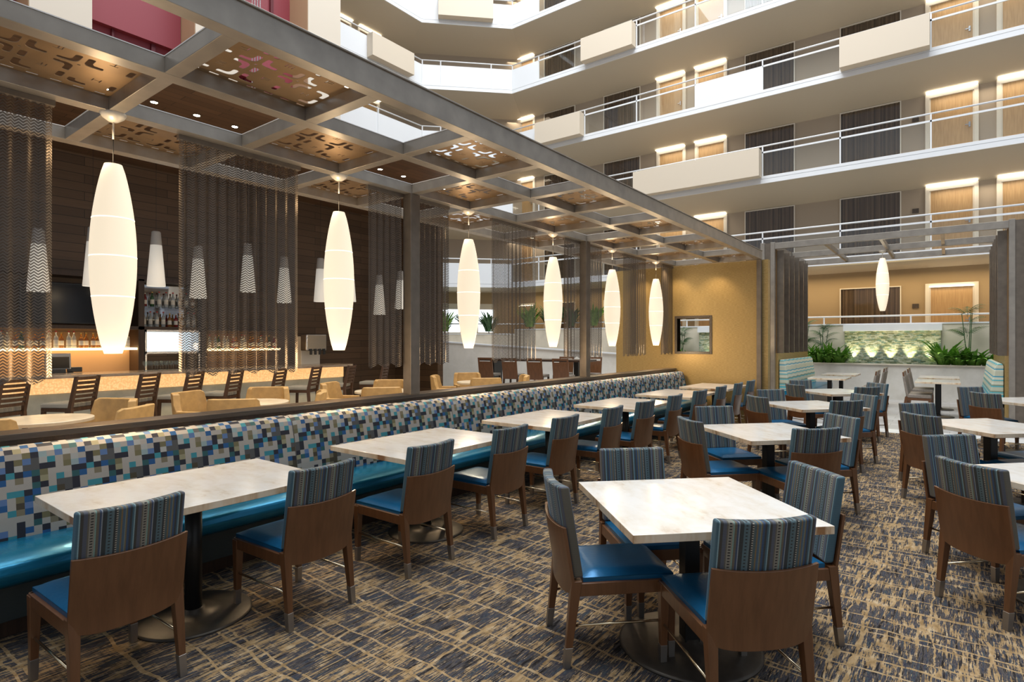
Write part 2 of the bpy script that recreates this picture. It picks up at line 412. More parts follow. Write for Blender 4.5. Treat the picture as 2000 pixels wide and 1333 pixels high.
ORD = ['nearest', 'second', 'third', 'fourth', 'fifth', 'sixth', 'seventh', 'eighth', 'ninth', 'tenth']

# ------------------------------------------------------------------ floor
struct('floor', box(-4.75, 4.5, -2.2, 11.85, -.05, 0), 'carpet', 'carpet of tan and navy streaks in broken blocks')
struct('floor', box(-20, 9, 12.35, 20.9, -.05, 0), 'floor_tile', 'pale stone tile floor of the atrium walkway')
struct('floor', box(-4.75, 9, 11.85, 12.35, -.05, .0), 'band_stone', 'white stone border strip along the carpet')
struct('floor', box(-20, -4.75, -4, 12.35, -.05, 0), 'floor_tile', 'stone floor of the bar lounge')

# ------------------------------------------------------------------ half wall and banquette
hw = MB(); hw.box(-4.66, -4.50, -1.6, 11.45, 0, .985)
struct('wall_left', hw, 'dark_wood', 'low partition wall behind the banquette')
struct('trim_1', box(-4.70, -4.475, -1.6, 11.46, .985, 1.025), 'cap_wood', 'brown wood cap along the low partition wall', bevel=.004)

bq = thing('banquette', 'long banquette bench with pixel patterned back and blue vinyl seat', 'banquette', (-4.2, 5, 0))
def rel(o, p): o.location = (-p.location.x, -p.location.y, -p.location.z); return o
seams = [-1.6, .76, 2.66, 4.55, 6.45, 8.35, 9.9, 11.42]
prof = [(-4.47, .44), (-4.22, .44), (-4.235, .60), (-4.27, .78), (-4.30, .90), (-4.312, .928), (-4.33, .948), (-4.355, .962), (-4.385, .969), (-4.42, .965), (-4.47, .93)]
for a, b in zip(seams, seams[1:]):
    front = [Vector(p_) for p_ in prof[1:]]; path = [front[0]]; acc = 0.0; cell = .0355; need = cell
    for p0, p1 in zip(front, front[1:]):
        Ls = (p1 - p0).length; pos = 0.0
        while acc + (Ls - pos) >= need - 1e-9:
            pos += need - acc; path.append(p0 + (p1 - p0) * (pos / Ls)); acc = 0.0
        acc += Ls - pos
    path.append(front[-1]); m = MB(); lay = m.b.loops.layers.float_color.new('weave')
    ys = [a + .004] + [i_ * .0385 for i_ in range(math.ceil((a + .006) / .0385), int((b - .006) / .0385) + 1)] + [b - .004]
    def pinch(p_, y): e_ = min(y - a, b - y); k_ = max(0, 1 - e_ / .03) ** 2; return (p_.x - .012 * k_, y, p_.y - .006 * k_)
    G_ = [[m.b.verts.new(pinch(p_, y)) for p_ in path] for y in ys]; bk = [(m.b.verts.new((-4.47, y, .43)), m.b.verts.new((-4.475, y, .93))) for y in ys]
    def paint(f, c):
        for lp_ in f.loops: lp_[lay] = (*c, 1)
    for i_ in range(len(ys) - 1):
        ci = int(math.floor(((ys[i_] + ys[i_ + 1]) / 2) / .0385)) % 10
        for r_ in range(len(path) - 1): paint(m.b.faces.new((G_[i_][r_], G_[i_ + 1][r_], G_[i_ + 1][r_ + 1], G_[i_][r_ + 1])), PAL[WEAVE[r_ % len(WEAVE)][ci]])
        paint(m.b.faces.new((bk[i_][0], bk[i_][1], bk[i_ + 1][1], bk[i_ + 1][0])), PAL['.']); paint(m.b.faces.new((G_[i_][-1], G_[i_ + 1][-1], bk[i_ + 1][1], bk[i_][1])), PAL['.']); paint(m.b.faces.new((G_[i_][0], bk[i_][0], bk[i_ + 1][0], G_[i_ + 1][0])), PAL['.'])
    for e_ in (0, -1): paint(m.b.faces.new([*G_[e_], bk[e_][1], bk[e_][0]]), PAL['.'])
    rel(m.build('back_cushion', 'mosaic_fabric', bq), bq)
sp = [(-4.47, .30), (-3.90, .30), (-3.845, .335), (-3.825, .38), (-3.84, .425), (-3.89, .455), (-3.97, .463), (-4.47, .455)]
rel(MB().extrude_profile(sp, -1.6, 11.42).build('seat', 'bench_blue', bq, bevel=.012), bq)
rel(box(-4.47, -3.93, -1.6, 11.42, .11, .30).build('seat_base', 'bench_base', bq, bevel=.004), bq)
rel(box(-4.47, -4.02, -1.6, 11.4, 0, .11).build('kick_plate', 'dark_wood', bq), bq)

# ------------------------------------------------------------------ tables
def table_top(t, lx, ly, z=.75, th=.038):
    o = box(-lx / 2, lx / 2, -ly / 2, ly / 2, z - th, z).build('table_top', 'marble_top', t, bevel=.003)
    o.data.materials.append(MATS['marble_edge'])
    for p in o.data.polygons:
        if abs(p.normal.z) < .5: p.material_index = 1
    return o
def pedestal(t, r=.31, col=.045, z=.71, square=False):
    MB().lathe([(r, 0), (r, .008), (r * .96, .014), (r * .5, .022), (col * 1.3, .03), (col * 1.3, .045)], n=48).build('base', 'base_metal', t, smooth=True)
    if square: box(-col, col, -col, col, .03, z).build('column', 'black_metal', t, bevel=.004)
    else: MB().cyl((0, 0, .03), (0, 0, z), col, n=24).build('column', 'black_metal', t, smooth=True)
    m = MB(); m.box(-.25, .25, -.03, .03, z - .02, z + .001); m.box(-.03, .03, -.25, .25, z - .02, z + .001); m.build('bracket', 'black_metal', t)
BT = [1.52 + 1.855 * i for i in range(6)]
tproto = thing('dining_table', '', 'table'); table_top(tproto, .88, 1.25); pedestal(tproto)
tl = ['white marble table at banquette, nearest the camera at far left', 'marble table at banquette, second from the left', 'marble table at banquette, third from the left',
      'marble table at banquette, fourth from the left', 'marble table at banquette, fifth from the left', 'marble table at the far banquette end beside gold wall']
for i, y in enumerate(BT):
    t = tproto if i == 0 else copy_tree(tproto)
    t.location = (-3.48, y if i < 5 else 10.76, 0); t['label'] = tl[i]; t['group'] = 'tables along the banquette'

# ------------------------------------------------------------------ dining chair (faces +y)
def lean(z): return -.02 - max(0, z - .40) * .16
def make_chair():
    t = thing('dining_chair', '', 'chair')
    # seat cushion
    def top(u, v):
        x = -.208 + .416 * u; y = -.20 + .462 * v
        e = min(1, u * (1 - u) * 9) * min(1, v * (1 - v) * 9); return (x, y, .430 + .022 * e ** .5)
    m = MB().slab(top, 12, 12, (0, 0, 0)); m.b.free()
    m = MB(); n = 12
    A = [[m.b.verts.new(top(i / n, j / n)) for j in range(n + 1)] for i in range(n + 1)]
    for i in range(n):
        for j in range(n): m.b.faces.new((A[i][j], A[i + 1][j], A[i + 1][j + 1], A[i][j + 1]))
    m.box(-.208, .208, -.20, .262, .40, .4285)
    m.build('seat', 'seat_blue', t, smooth=True).modifiers.new('e', 'EDGE_SPLIT')
    MB().box(-.222, .222, .24, .268, .345, .408).box(-.225, -.20, -.22, .26, .345, .408).box(.20, .225, -.22, .26, .345, .408).box(-.21, .21, -.22, -.19, .345, .408).box(-.2, .2, -.2, .25, .395, .402).build('seat_frame', 'chair_wood', t, bevel=.004)
    for sx in (-1, 1):
        # front leg
        lg = MB().taper((sx * .209, .246, 0), (.0135, .0135), (sx * .205, .244, .40), (.024, .024)).build('leg', 'chair_wood', t, bevel=.003)
        MB().taper((sx * .209, .246, 0), (.0155, .0155), (sx * .2083, .2456, .10), (.0178, .0178)).build('leg_sleeve', 'sleeve_metal', lg, bevel=.002)
        # rear leg, raked back
        lg = MB().taper((sx * .212, -.285, 0), (.0135, .0145), (sx * .206, -.235, .42), (.023, .026)).build('leg', 'chair_wood', t, bevel=.003)
        MB().taper((sx * .212, -.285, 0), (.0155, .0165), (sx * .2106, -.2731, .10), (.0178, .0192)).build('leg_sleeve', 'sleeve_metal', lg, bevel=.002)
        MB().cyl((sx * .209, .243, .20), (sx * .209, -.262, .20), .0065, n=10).build('stretcher', 'brass_rod', t, smooth=True)
    def curve(x): return -.032 * (1 - (x / .23) ** 2)
    def shell(u, v):
        x = -.229 + .458 * u; z0 = .335 + .030 * (2 * u - 1) ** 4; z1 = .672 + .012 * (2 * u - 1) ** 2; z = z0 + (z1 - z0) * v
        return (x, -.222 + lean(z) + curve(x), z)
    MB().slab(shell, 14, 6, (0, -.016, 0)).build('back_shell', 'chair_wood', t, bevel=.003)
    def pad(u, v):
        x = (-.214 + .428 * u); z = .43 + (.872 - .43) * v + .006 * (2 * u - 1) ** 2 * v
        return (x, -.218 + lean(z) + curve(x), z)
    def th(v): return .05
    MB().slab(pad, 14, 10, (0, .052, 0)).build('back_cushion', 'chair_fabric', t, bevel=.013, seg=3)
    # above the shell the pad is full thickness
    return t
chair = make_chair(); used = [False]
def put_chair(proto, flag, x, y, face, label, group, z=0):
    """face = compass direction (dx,dy) the sitter looks"""
    c = proto if not flag[0] else copy_tree(proto); flag[0] = True
    c.location = (x, y, z); c.rotation_euler = (0, 0, math.atan2(face[1], face[0]) - pi / 2)
    c['label'] = label; c['group'] = group
    return c
def ray(px, X=None, Y=None):
    t = (px - 1000) / FPX; dx = -math.sin(YAW) + math.cos(YAW) * t; dy = math.cos(YAW) + math.sin(YAW) * t
    d = X / dx if X is not None else Y / dy; return dx * d, dy * d
cy_b = [.99, 1.95, 2.83, 3.77, 4.62, 5.57, 6.39, 7.33, 8.25, 9.20, 10.06, 10.85]
tn = ['nearest banquette table', 'second banquette table', 'third banquette table', 'fourth banquette table', 'fifth banquette table', 'last banquette table by gold wall']
for i, y in enumerate(cy_b):
    put_chair(chair, used, -3.16 + random.uniform(-.02, .02), y, (-1, random.uniform(-.05, .05)),
              'striped back dining chair at %s, %s one of the pair' % (tn[i // 2], 'left' if i % 2 == 0 else 'right'), 'chairs along the banquette tables')

# free-standing square tables in the aisle: centre, rotation of first edge, name
FT = [(-1.08, 2.94, -45, 'nearest square table'), (-1.34, 5.68, -43, 'second square table'), (-1.45, 8.35, -43, 'third square table'),
      (-1.50, 10.85, -43, 'farthest centre square table'), (.32, 7.38, -45, 'middle right edge square table'), (.64, 4.83, -44, 'near right edge square table'), (.90, 10.75, -44, 'far right edge square table')]
sq = thing('square_table', '', 'table'); table_top(sq, .945, .945); pedestal(sq, .36, .04, square=True)
tlab = ['white marble square table nearest the camera with four chairs', 'square marble table behind the nearest square table', 'square marble table third in the centre row',
        'square marble table farthest back in the centre row', 'square marble table middle of the three on the right', 'square marble table partly cut off at right edge, nearest there', 'square marble table farthest back on the right edge']
sides = {'left': 0, 'front': 1, 'right': 2, 'back': 3}
want = {0: 'left front right back', 1: 'left front right back', 2: 'left front right back', 3: 'left front right back', 4: 'left back front right', 5: 'left back right', 6: 'left back front right'}
side_words = {'left': 'at left side of the', 'front': 'at near side of the', 'right': 'at right side of the', 'back': 'at far side of the'}
tweak = {(0, 'left'): (.40, -.09), (0, 'front'): (.40, .0), (0, 'right'): (.49, .10), (0, 'back'): (.515, .03), (1, 'front'): (.36, 0), (1, 'back'): (.64, .03)}
for i, (x, y, a, nm) in enumerate(FT):
    t = sq if i == 0 else copy_tree(sq)
    t.location = (x, y, 0); t.rotation_euler = (0, 0, R(a)); t['label'] = tlab[i]; t['group'] = 'free standing square tables'
    for sd in want[i].split():
        # edge direction a (from left corner to near corner); the left side's outward normal is a-90
        na = {'left': a - 90, 'front': a, 'right': a + 90, 'back': a + 180}[sd]
        n_ = Vector((math.cos(R(na)), math.sin(R(na)))); e_ = Vector((-n_.y, n_.x))
        dist = {'left': .48, 'front': .38, 'right': .48, 'back': .60}[sd]; sl = random.uniform(-.03, .03)
        dd, ss = tweak.get((i, sd), (dist, sl))
        p = Vector((x, y)) + n_ * dd + e_ * ss
        put_chair(chair, used, p.x, p.y, (-n_.x, -n_.y), 'striped back blue seat chair %s %s' % (side_words[sd], nm), 'chairs around the square tables')

# ------------------------------------------------------------------ pergola over the banquette
XA, XB, XC, XD = -2.875, -3.66, -4.54, -5.45; Y0, DY = 1.46, .91; ZB, ZT = 3.135, 3.228
pg = thing('pergola', 'large bronze metal pergola grid over the banquette with perforated panels', 'pergola', (XC, 5, 0))
def P(mb, name, mat, **k): return rel(mb.build(name, mat, pg, **k), pg)
P(box(XA - .05, XA + .045, -3, 11.53, ZB, ZB + .155), 'long_beam', 'bronze', bevel=.003)
P(box(XA - .065, XA + .058, -3, 11.53, ZB + .155, ZB + .165), 'beam_flange', 'bronze', bevel=.002)
for X in (XB, XC, XD): P(box(X - .055, X + .055, -3, 11.5, ZB, ZT), 'long_beam', 'bronze', bevel=.003)
for k in range(-3, 12):
    y = Y0 + k * DY
    for xa, xb in ((XD, XC), (XC, XB), (XB, XA)):
        P(box(xa + .055, xb - .05, y - .045, y + .045, ZB + .001, ZT - .001), 'cross_beam', 'bronze', bevel=.003)
glint_strips = MB()  # strips added along the beam tops, the skylight glint painted as pale colour
for X in (XB, XC, XD): glint_strips.box(X - .058, X + .058, -3, 11.5, ZT + .0005, ZT + .006)
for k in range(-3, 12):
    for xa, xb in ((XD, XC), (XC, XB), (XB, XA)): glint_strips.box(xa + .059, xb - .059, Y0 + k * DY - .048, Y0 + k * DY + .048, ZT + .0005, ZT + .006)
P(glint_strips, 'painted_glint', 'painted_glint')
for k in (3, 7):
    P(box(XC - .06, XC + .06, Y0 + k * DY - .065, Y0 + k * DY + .065, 1.025, ZB), 'post', 'bronze_dark', bevel=.004)
P(box(XA - .04, XA + .04, 11.46, 11.53, 0, ZB), 'post', 'bronze_dark', bevel=.004)

def rounded(poly, rs, n=6):
    out = []; m = len(poly)
    for i in range(m):
        p0, p1, p2 = Vector(poly[i - 1]), Vector(poly[i]), Vector(poly[(i + 1) % m])
        a = (p0 - p1); b = (p2 - p1); r = rs[i] if isinstance(rs, (list, tuple)) else rs; rr = min(r, a.length * .48, b.length * .48); A = p1 + a.normalized() * rr; B = p1 + b.normalized() * rr
        for j in range(n + 1):
            t = j / n; out.append(tuple(A * (1 - t) ** 2 + p1 * 2 * t * (1 - t) + B * t * t))
    return out
def perforated_panel(wx, wy):
    loops = []
    def spl(pts): loops.append([(q[0], q[1]) for q in pts])
    spl([(0, 0), (wx, 0), (wx, wy), (0, wy)])
    mx = .065; nx, ny = 2, 3; cxs, cys = (wx - 2 * mx) / nx, wy / ny
    t = .036
    for i in range(nx):
        for j in range(ny):
            ox, oy = mx + (i + .5) * cxs, (j + .5) * cys; h = cxs * .455; hy = cys * .45
            for qx, qy in ((1, 1), (-1, 1), (-1, -1), (1, -1)):
                if random.random() < .08: continue
                g = .022; k = random.choice([.16, 1, 1, 1, .55])
                # L shaped bracket hole around the corner of a rounded square
                L = [(g, hy), (h, hy), (h, g), (h - t, g), (h - t, hy - t), (g, hy - t)]
                if k == .55: L = [(h * .45, hy), (h, hy), (h, g), (h - t, g), (h - t, hy - t), (h * .45, hy - t)]
                if k == .16: L = [(g, hy), (h * .8, hy), (h * .8, hy - t), (g, hy - t)]
                spl(rounded([(ox + qx * a, oy + qy * b) for a, b in L], .016 if k == .16 else [.012, .07, .012, .016, .045, .016]))
            for s_ in (-1, 0, 1):
                a = random.choice([0, 1])
                c = [(-.0035, -.022), (.0035, -.022), (.0035, .022), (-.0035, .022)]
                spl([(ox + s_ * .02 + p if a else ox + q, oy + q if a else oy + s_ * .02 + p) for p, q in c])
    for i in range(1, nx):
        for j in range(1, ny):
            ox, oy = mx + i * cxs, j * cys; spl([(ox + .009 * math.cos(a), oy + .009 * math.sin(a)) for a in [2 * pi * q / 10 for q in range(10)]])
    for e in range(7):    # slots close to the frame
        for xs in (.03, wx - .03): 
            yy = wy * (e + .5) / 7; spl([(xs - .009, yy - .03), (xs + .009, yy - .03), (xs + .009, yy + .03), (xs - .009, yy + .03)])
    from mathutils.geometry import delaunay_2d_cdt
    vs_, es_ = [], []
    for lp in loops:
        b0 = len(vs_); cl_ = [p for a_, p in enumerate(lp) if (Vector(p) - Vector(lp[a_ - 1])).length > 1e-5]
        vs_ += [Vector(p) for p in cl_]; es_ += [(b0 + a_, b0 + (a_ + 1) % len(cl_)) for a_ in range(len(cl_))]
    ov, oe, of, _a, _b, _c = delaunay_2d_cdt(vs_, es_, [], 1, 1e-6)
    bm = bmesh.new(); vv = [bm.verts.new((p.x, p.y, 0)) for p in ov]
    def in_poly(px, py, lp):
        c = False
        for a_ in range(len(lp)):
            (x1, y1), (x2, y2) = lp[a_ - 1], lp[a_]
            if (y1 > py) != (y2 > py) and px < (x2 - x1) * (py - y1) / (y2 - y1) + x1: c = not c
        return c
    for f in of:
        gx = sum(ov[q].x for q in f) / len(f); gy = sum(ov[q].y for q in f) / len(f)
        if any(in_poly(gx, gy, lp) for lp in loops[1:]): continue
        try: bm.faces.new([vv[q] for q in f])
        except ValueError: pass
    r_ = bmesh.ops.extrude_face_region(bm, geom=bm.faces[:]); bmesh.ops.translate(bm, vec=(0, 0, .004), verts=[g_ for g_ in r_['geom'] if isinstance(g_, bmesh.types.BMVert)])
    bmesh.ops.recalc_face_normals(bm, faces=bm.faces)
    me = bpy.data.meshes.new('perforated_panel'); bm.to_mesh(me); bm.free(); me.materials.append(MATS['panel_bronze']); return me
pm = {'AB': perforated_panel(XA - .05 - XB - .055, DY - .09), 'BC': perforated_panel(XB - .055 - XC - .055, DY - .09), 'CD': perforated_panel(XC - XD - .11, DY - .09)}
for k in range(-3, 11):
    row = [('AB', XB), ('CD', XD)] if k % 2 == 0 else [('BC', XC)]
    for nm, x in row:
        o = bpy.data.objects.new('perforated_panel', pm[nm]); C.objects.link(o); o.parent = pg
        o.location = (x + .055 - pg.location.x, Y0 + k * DY + .045 - pg.location.y, ZT - .006)

# ------------------------------------------------------------------ chain mesh curtains and their tracks
XT = XC - .06
def yat(px): return ray(px, X=XT)[1]
cur = [(-420, 103, 'at the far left edge, in front of bar'), (350, 583, 'between the first and second spindle pendants'), (718, 786, 'just left of the near pergola post'), (814, 875, 'just right of the near pergola post'),
       (960, 1047, 'between the third and fourth spindle pendants'), (1102, 1134, 'just left of the far pergola post'), (1147, 1175, 'just right of the far pergola post'), (1217, 1260, 'between the fifth and sixth spindle pendants'), (1292, 1316, 'hanging beside the gold wall')]
for i, (a, b, wd) in enumerate(cur):
    y0 = max(-.4, yat(a)) if a > 0 else -.35; y1 = yat(b)
    t = thing('mesh_curtain', 'brown metal chain mesh curtain ' + wd, 'curtain', (XT, (y0 + y1) / 2, 0), 0, 'chain mesh curtains on the pergola')
    L = y1 - y0; n = int(L / .012); ph = random.random() * 6; m = MB(); zb = 1.33; rows = [zb, 1.8, 2.6, ZB - .03]
    kf = 2 * pi / .085
    V = []
    for q in range(n + 1):
        s_ = q / n; yy = -L / 2 + L * s_; col = []
        a_ = .020 + .010 * math.sin(yy * 9 + ph)
        xx = a_ * math.sin(kf * yy + 1.4 * math.sin(yy * 5 + ph)); dz = .022 * math.sin(kf * yy * .5 + ph)
        for r_, z in enumerate(rows): col.append(m.b.verts.new((xx * (1 if r_ < 3 else .6), yy, z + (dz if r_ == 0 else 0))))
        V.append(col)
    for q in range(n):
        for r_ in range(3): m.b.faces.new((V[q][r_], V[q + 1][r_], V[q + 1][r_ + 1], V[q][r_ + 1]))
    o = m.build('curtain_mesh', 'chain_mesh', t, smooth=True)
    box(-.02, .02, -L / 2 - .01, L / 2 + .01, ZB - .035, ZB - .001).build('curtain_track', 'bronze_dark', t)

# ------------------------------------------------------------------ spindle pendants
def spindle(L, rmax, drop):
    t = thing('spindle_pendant', '', 'pendant lamp')
    prof = []
    for i in range(25):
        s_ = i / 24; r = .052 + (rmax - .052) * math.sin(pi * min(1, max(0, s_))) ** .80
        prof.append((r, -drop - L * (1 - s_)))
    MB().lathe(prof, n=40).build('lamp_shade', 'lamp_emit', t, smooth=True).modifiers.new('e', 'EDGE_SPLIT')
    for f in (.30, .51, .71):
        r = .052 + (rmax - .052) * math.sin(pi * f) ** .80; z = -drop - L * (1 - f)
        MB().lathe([(r - .002, z - .004), (r + .0015, z - .003), (r + .0015, z + .003), (r - .002, z + .004)], n=40).build('seam_ring', 'seam', t, smooth=True)
    MB().lathe([(.005, -.055), (.03, -.05), (.065, -.025), (.08, 0), (.078, .004), (.0, .004)], n=28, cap=False).build('canopy', 'canopy_white', t, smooth=True)
    MB().cyl((0, 0, -.05), (0, 0, -.17), .006, n=10).build('stem', 'canopy_white', t, smooth=True)
    MB().cyl((0, 0, -.16), (0, 0, -drop + .002), .0028, n=8).build('cord', 'black_metal', t)
    return t
wl = ['nearest and leftmost glowing white spindle pendant over the banquette', 'second glowing spindle pendant from the left', 'third glowing spindle pendant from left, right of the near post', 'fourth glowing spindle pendant from the left',
      'fifth glowing spindle pendant, right of the far post', 'sixth glowing spindle pendant, in front of the gold wall']
pend = spindle(1.29, .137, .345)
for i in range(6):
    t = pend if i == 0 else copy_tree(pend)
    t.location = (XC, Y0 + 2 * i * DY, ZB - .001); t['label'] = wl[i]; t['group'] = 'spindle pendants over the banquette'
for i in range(6):
    l = bpy.data.lights.new('pendant_glow', 'POINT'); l.energy = 20; l.color = WARM; l.shadow_soft_size = .12
    o = bpy.data.objects.new('pendant_glow', l); C.objects.link(o); o.location = (XC, Y0 + 2 * i * DY, 1.42)
    l = bpy.data.lights.new('pendant_top_glow', 'POINT'); l.energy = 2.5; l.color = WARM; l.shadow_soft_size = .05
    o = bpy.data.objects.new('pendant_top_glow', l); C.objects.link(o); o.location = (XC, Y0 + 2 * i * DY - .06, 2.86)

# ------------------------------------------------------------------ gold wall at the end of the banquette, with an opening
gy0, gy1 = 11.55, 11.72
wx0, wx1, wz0, wz1 = -4.50, -3.83, 1.37, 2.05
g = MB(); g.box(-5.9, wx0, gy0, gy1, 0, ZB); g.box(wx1, XA + .02, gy0, gy1, 0, ZB); g.box(wx0, wx1, gy0, gy1, 0, wz0); g.box(wx0, wx1, gy0, gy1, wz1, ZB)
struct('wall_back', g, 'gold_wallcover', 'gold woven wallcovering wall at the end of the banquette')
struct('trim_2', box(XA + .035, XA + .14, gy0 + .02, gy1, 0, ZB), 'gold_wallcover', 'narrow gold pier beside the gold wall')
wf = thing('window_1', 'square brown framed opening in the gold wall showing plants', 'window', (-4.165, gy0, wz0)); wf['kind'] = 'structure'; del wf['category']
fr = MB(); t_ = .05
for b in ((wx0 - t_, wx0, wz0 - t_, wz1 + t_), (wx1, wx1 + t_, wz0 - t_, wz1 + t_)): fr.box(b[0], b[1], gy0 - .02, gy1, b[2], b[3])
for b in ((wz0 - t_, wz0), (wz1, wz1 + t_)): fr.box(wx0, wx1, gy0 - .02, gy1, b[0], b[1])
rel(fr.build('window_frame', 'cap_wood', wf, bevel=.003), wf)
rel(box(wx0, wx1, gy0 + .08, gy0 + .086, wz0, wz1).build('pane', 'pane_soft', wf), wf)
for x in (-5.3, -4.5, -3.7): spot('wall_washer', (x, 11.0, 3.1), 20, WARM, (R(28), 0, 0), 85, .8)

# ------------------------------------------------------------------ bar: back wall, ceiling, counter
struct('wall_bar', box(-12.8, -12.6, -4, 11.0, 0, 5.0), 'bar_planks', 'dark wood plank wall behind the bar')
struct('wall_bar', box(-12.8, -10.9, 11.0, 11.2, 0, 5.0), 'bar_planks', 'end return of the dark plank wall')
cl = box(-12.8, -8.15, -4, 11.0, 5.0, 5.2)
struct('ceiling', cl, 'ceil_planks', 'dark wood plank ceiling above the bar')
for i, (x, y) in enumerate([(-9.08, 2.2), (-9.08, 2.82), (-9.04, 3.41), (-9.05, 4.0), (-9.05, 4.58), (-9.0, 6.32), (-9.0, 7.47), (-9.0, 8.08), (-9.0, 9.3)]):
    t = thing('downlight', 'small recessed downlight in wood ceiling over bar', 'light', (x, y, 5), 0, 'recessed downlights over the bar')
    MB().lathe([(.045, -.004), (.06, -.004), (.06, .002), (.045, .002)], n=20, cap=False).build('trim_ring', 'bronze_dark', t)
    MB().lathe([(.044, -.003), (.044, .001)], n=20).build('lens', 'down_emit', t)
    spot('downlight_beam', (x, y, 4.98), 70, WARM, (0, 0, 0), 95, .8)
bar = thing('bar_counter', 'long stone topped bar counter with glowing mosaic front band', 'bar counter', (-10.7, 3, 0))
def endarc(x0, x1, y, r, z0, z1, y0=-3.5):   # strip with a rounded far corner
    pts = [(x0, y0), (x1, y0)] + [(x1 - r + r * math.cos(a), y - r + r * math.sin(a)) for a in [pi / 2 * i / 8 for i in range(9)]] + [(x0, y)]
    return MB().prism(pts, z0, z1)
rel(endarc(-11.25, -10.42, 8.05, .3, 1.03, 1.075).build('counter_top', 'granite', bar, bevel=.006), bar)
rel(endarc(-11.1, -10.60, 7.9, .25, .80, 1.03).build('lit_band', 'led_mosaic', bar), bar)
rel(endarc(-11.1, -10.62, 7.9, .25, .10, .80).build('front_panel', 'onyx_green', bar), bar)
rel(endarc(-11.1, -10.68, 7.85, .25, 0, .10).build('kick_plate', 'dark_wood', bar), bar)
rel(MB().cyl((-10.47, -3.5, .24), (-10.47, 7.7, .24), .02).build('foot_rail', 'brass_rod', bar, smooth=True), bar)

# back bar cabinets
bb = thing('back_bar', 'dark wood back bar cabinet with counter and lit bottle shelf', 'cabinet', (-12.3, 3, 0))
def Bk(mb, name, mat, **k): return rel(mb.build(name, mat, bb, **k), bb)
Bk(box(-12.58, -12.0, -3, 7.2, 0, .90), 'base_cabinet', 'dark_wood'); Bk(box(-12.58, -11.96, -3, 7.2, .90, .94), 'counter_top', 'granite')
Bk(box(-12.58, -12.15, -3, 4.3, 1.42, 1.46), 'bottle_shelf', 'led_warm'); Bk(box(-12.58, -12.1, -3, 7.2, 1.80, 1.86), 'upper_shelf', 'dark_wood')
Bk(box(-12.58, -12.54, -3, 4.3, .94, 1.42), 'backsplash', 'tan_return')
Bk(box(-12.58, -12.1, 4.3, 4.4, .94, 2.75), 'side_panel', 'dark_wood'); Bk(box(-12.58, -12.1, 5.45, 5.55, .94, 2.75), 'side_panel', 'dark_wood')
Bk(box(-12.56, -12.52, 4.4, 5.45, 1.86, 2.7), 'mirror_back', 'mirror'); Bk(box(-12.58, -12.1, 4.4, 5.45, 2.22, 2.25), 'glass_shelf', 'pane_dark')
Bk(box(-12.58, -12.1, -3, 5.55, 2.72, 2.80), 'cornice', 'dark_wood')
Bk(box(-12.58, -12.15, 5.6, 7.2, 1.38, 1.42), 'bottle_shelf', 'led_warm')
tv = thing('television', 'large black flat television on the back bar wall', 'television', (-12.4, 3.35, 2.25))
box(-.04, .03, -.72, .72, -.36, .36).build('housing', 'plastic_dark', tv, bevel=.01); box(.031, .034, -.70, .70, -.34, .34).build('screen', 'screen_black', tv)
fz = thing('glass_door_cooler', 'brightly lit glass door cooler on back bar', 'cooler', (-12.3, 4.92, .9405))
box(-.2, .18, -.5, .5, 0, .06).build('base', 'steel', fz); box(-.2, -.15, -.5, .5, .44, .86).build('light_back', 'fridge_emit', fz)
MB().box(-.2, .18, -.5, -.47, .06, .86).box(-.2, .18, .47, .5, .06, .86).box(-.2, .18, -.5, .5, .82, .86).box(-.2, .18, -.5, .5, .40, .44).build('housing', 'steel', fz)
box(.16, .17, -.47, .47, .44, .82).build('glass_door', 'pane', fz)
for r_, z in ((0, .5), (1, .5)):
    pass
# glasses row
gl = MB().lathe([(.028, 0), (.028, .004), (.005, .01), (.005, .07), (.035, .10), (.034, .16)], n=14, cap=False).build('wine_glass', 'frost', None, smooth=True)
for i in range(14):
    o = gl if i == 0 else gl.copy()
    if i: C.objects.link(o)
    o.location = (-11.05 + (i % 2) * .09, 4.02 + (i // 2) * .085, 1.0755)
    tag(o, 'stemmed glass in a row on the bar below the lit cooler', 'glass', 'glasses below the cooler')
# bottles
def bottle(mat, cap, h=.28, r=.036):
    t = thing('bottle', '', 'bottle')
    MB().lathe([(r * .9, 0), (r, .01), (r, h * .58), (r * .8, h * .66), (r * .36, h * .76), (r * .34, h * .93)], n=14).build('glass_body', mat, t, smooth=True)
    MB().lathe([(r * .42, h * .92), (r * .42, h)], n=12).build('cap', cap, t); MB().lathe([(r * 1.01, h * .18), (r * 1.01, h * .48)], n=14, cap=False).build('label', 'label_white', t, smooth=True)
    return t
kinds = [('bottle_clear', 'cap_red', .30, 'clear glass bottle with red cap'), ('bottle_amber', 'cap_gold', .27, 'amber liquor bottle with gold cap'), ('bottle_green', 'cap_gold', .29, 'dark green bottle with gold cap'), ('bottle_red', 'label_white', .26, 'red bottle with white cap')]
protos = [bottle(a, b, c) for a, b, c, d in kinds]; pu = [False] * 4
def put_bottle(x, y, z, where, k=None):
    k = random.choices(range(4), [5, 4, 1, 1])[0] if k is None else k
    t = protos[k] if not pu[k] else copy_tree(protos[k]); pu[k] = True
    t.location = (x, y, z); t['label'] = kinds[k][3] + ' ' + where; t['group'] = 'bottles ' + where
for i in range(30): put_bottle(-12.28 + .06 * (i % 2), 1.55 + i * .09, 1.461, 'on the long lit back bar shelf')
for i in range(16): put_bottle(-12.28 + .06 * (i % 2), 5.68 + i * .094, 1.421, 'on the lit shelf behind second curtain')
for i in range(8): put_bottle(-12.3, 4.48 + i * .125, 2.251, 'on the upper glass shelf by mirror')
for i in range(9): put_bottle(-12.3, 4.46 + i * .115, 1.861, 'on the shelf below the mirror')
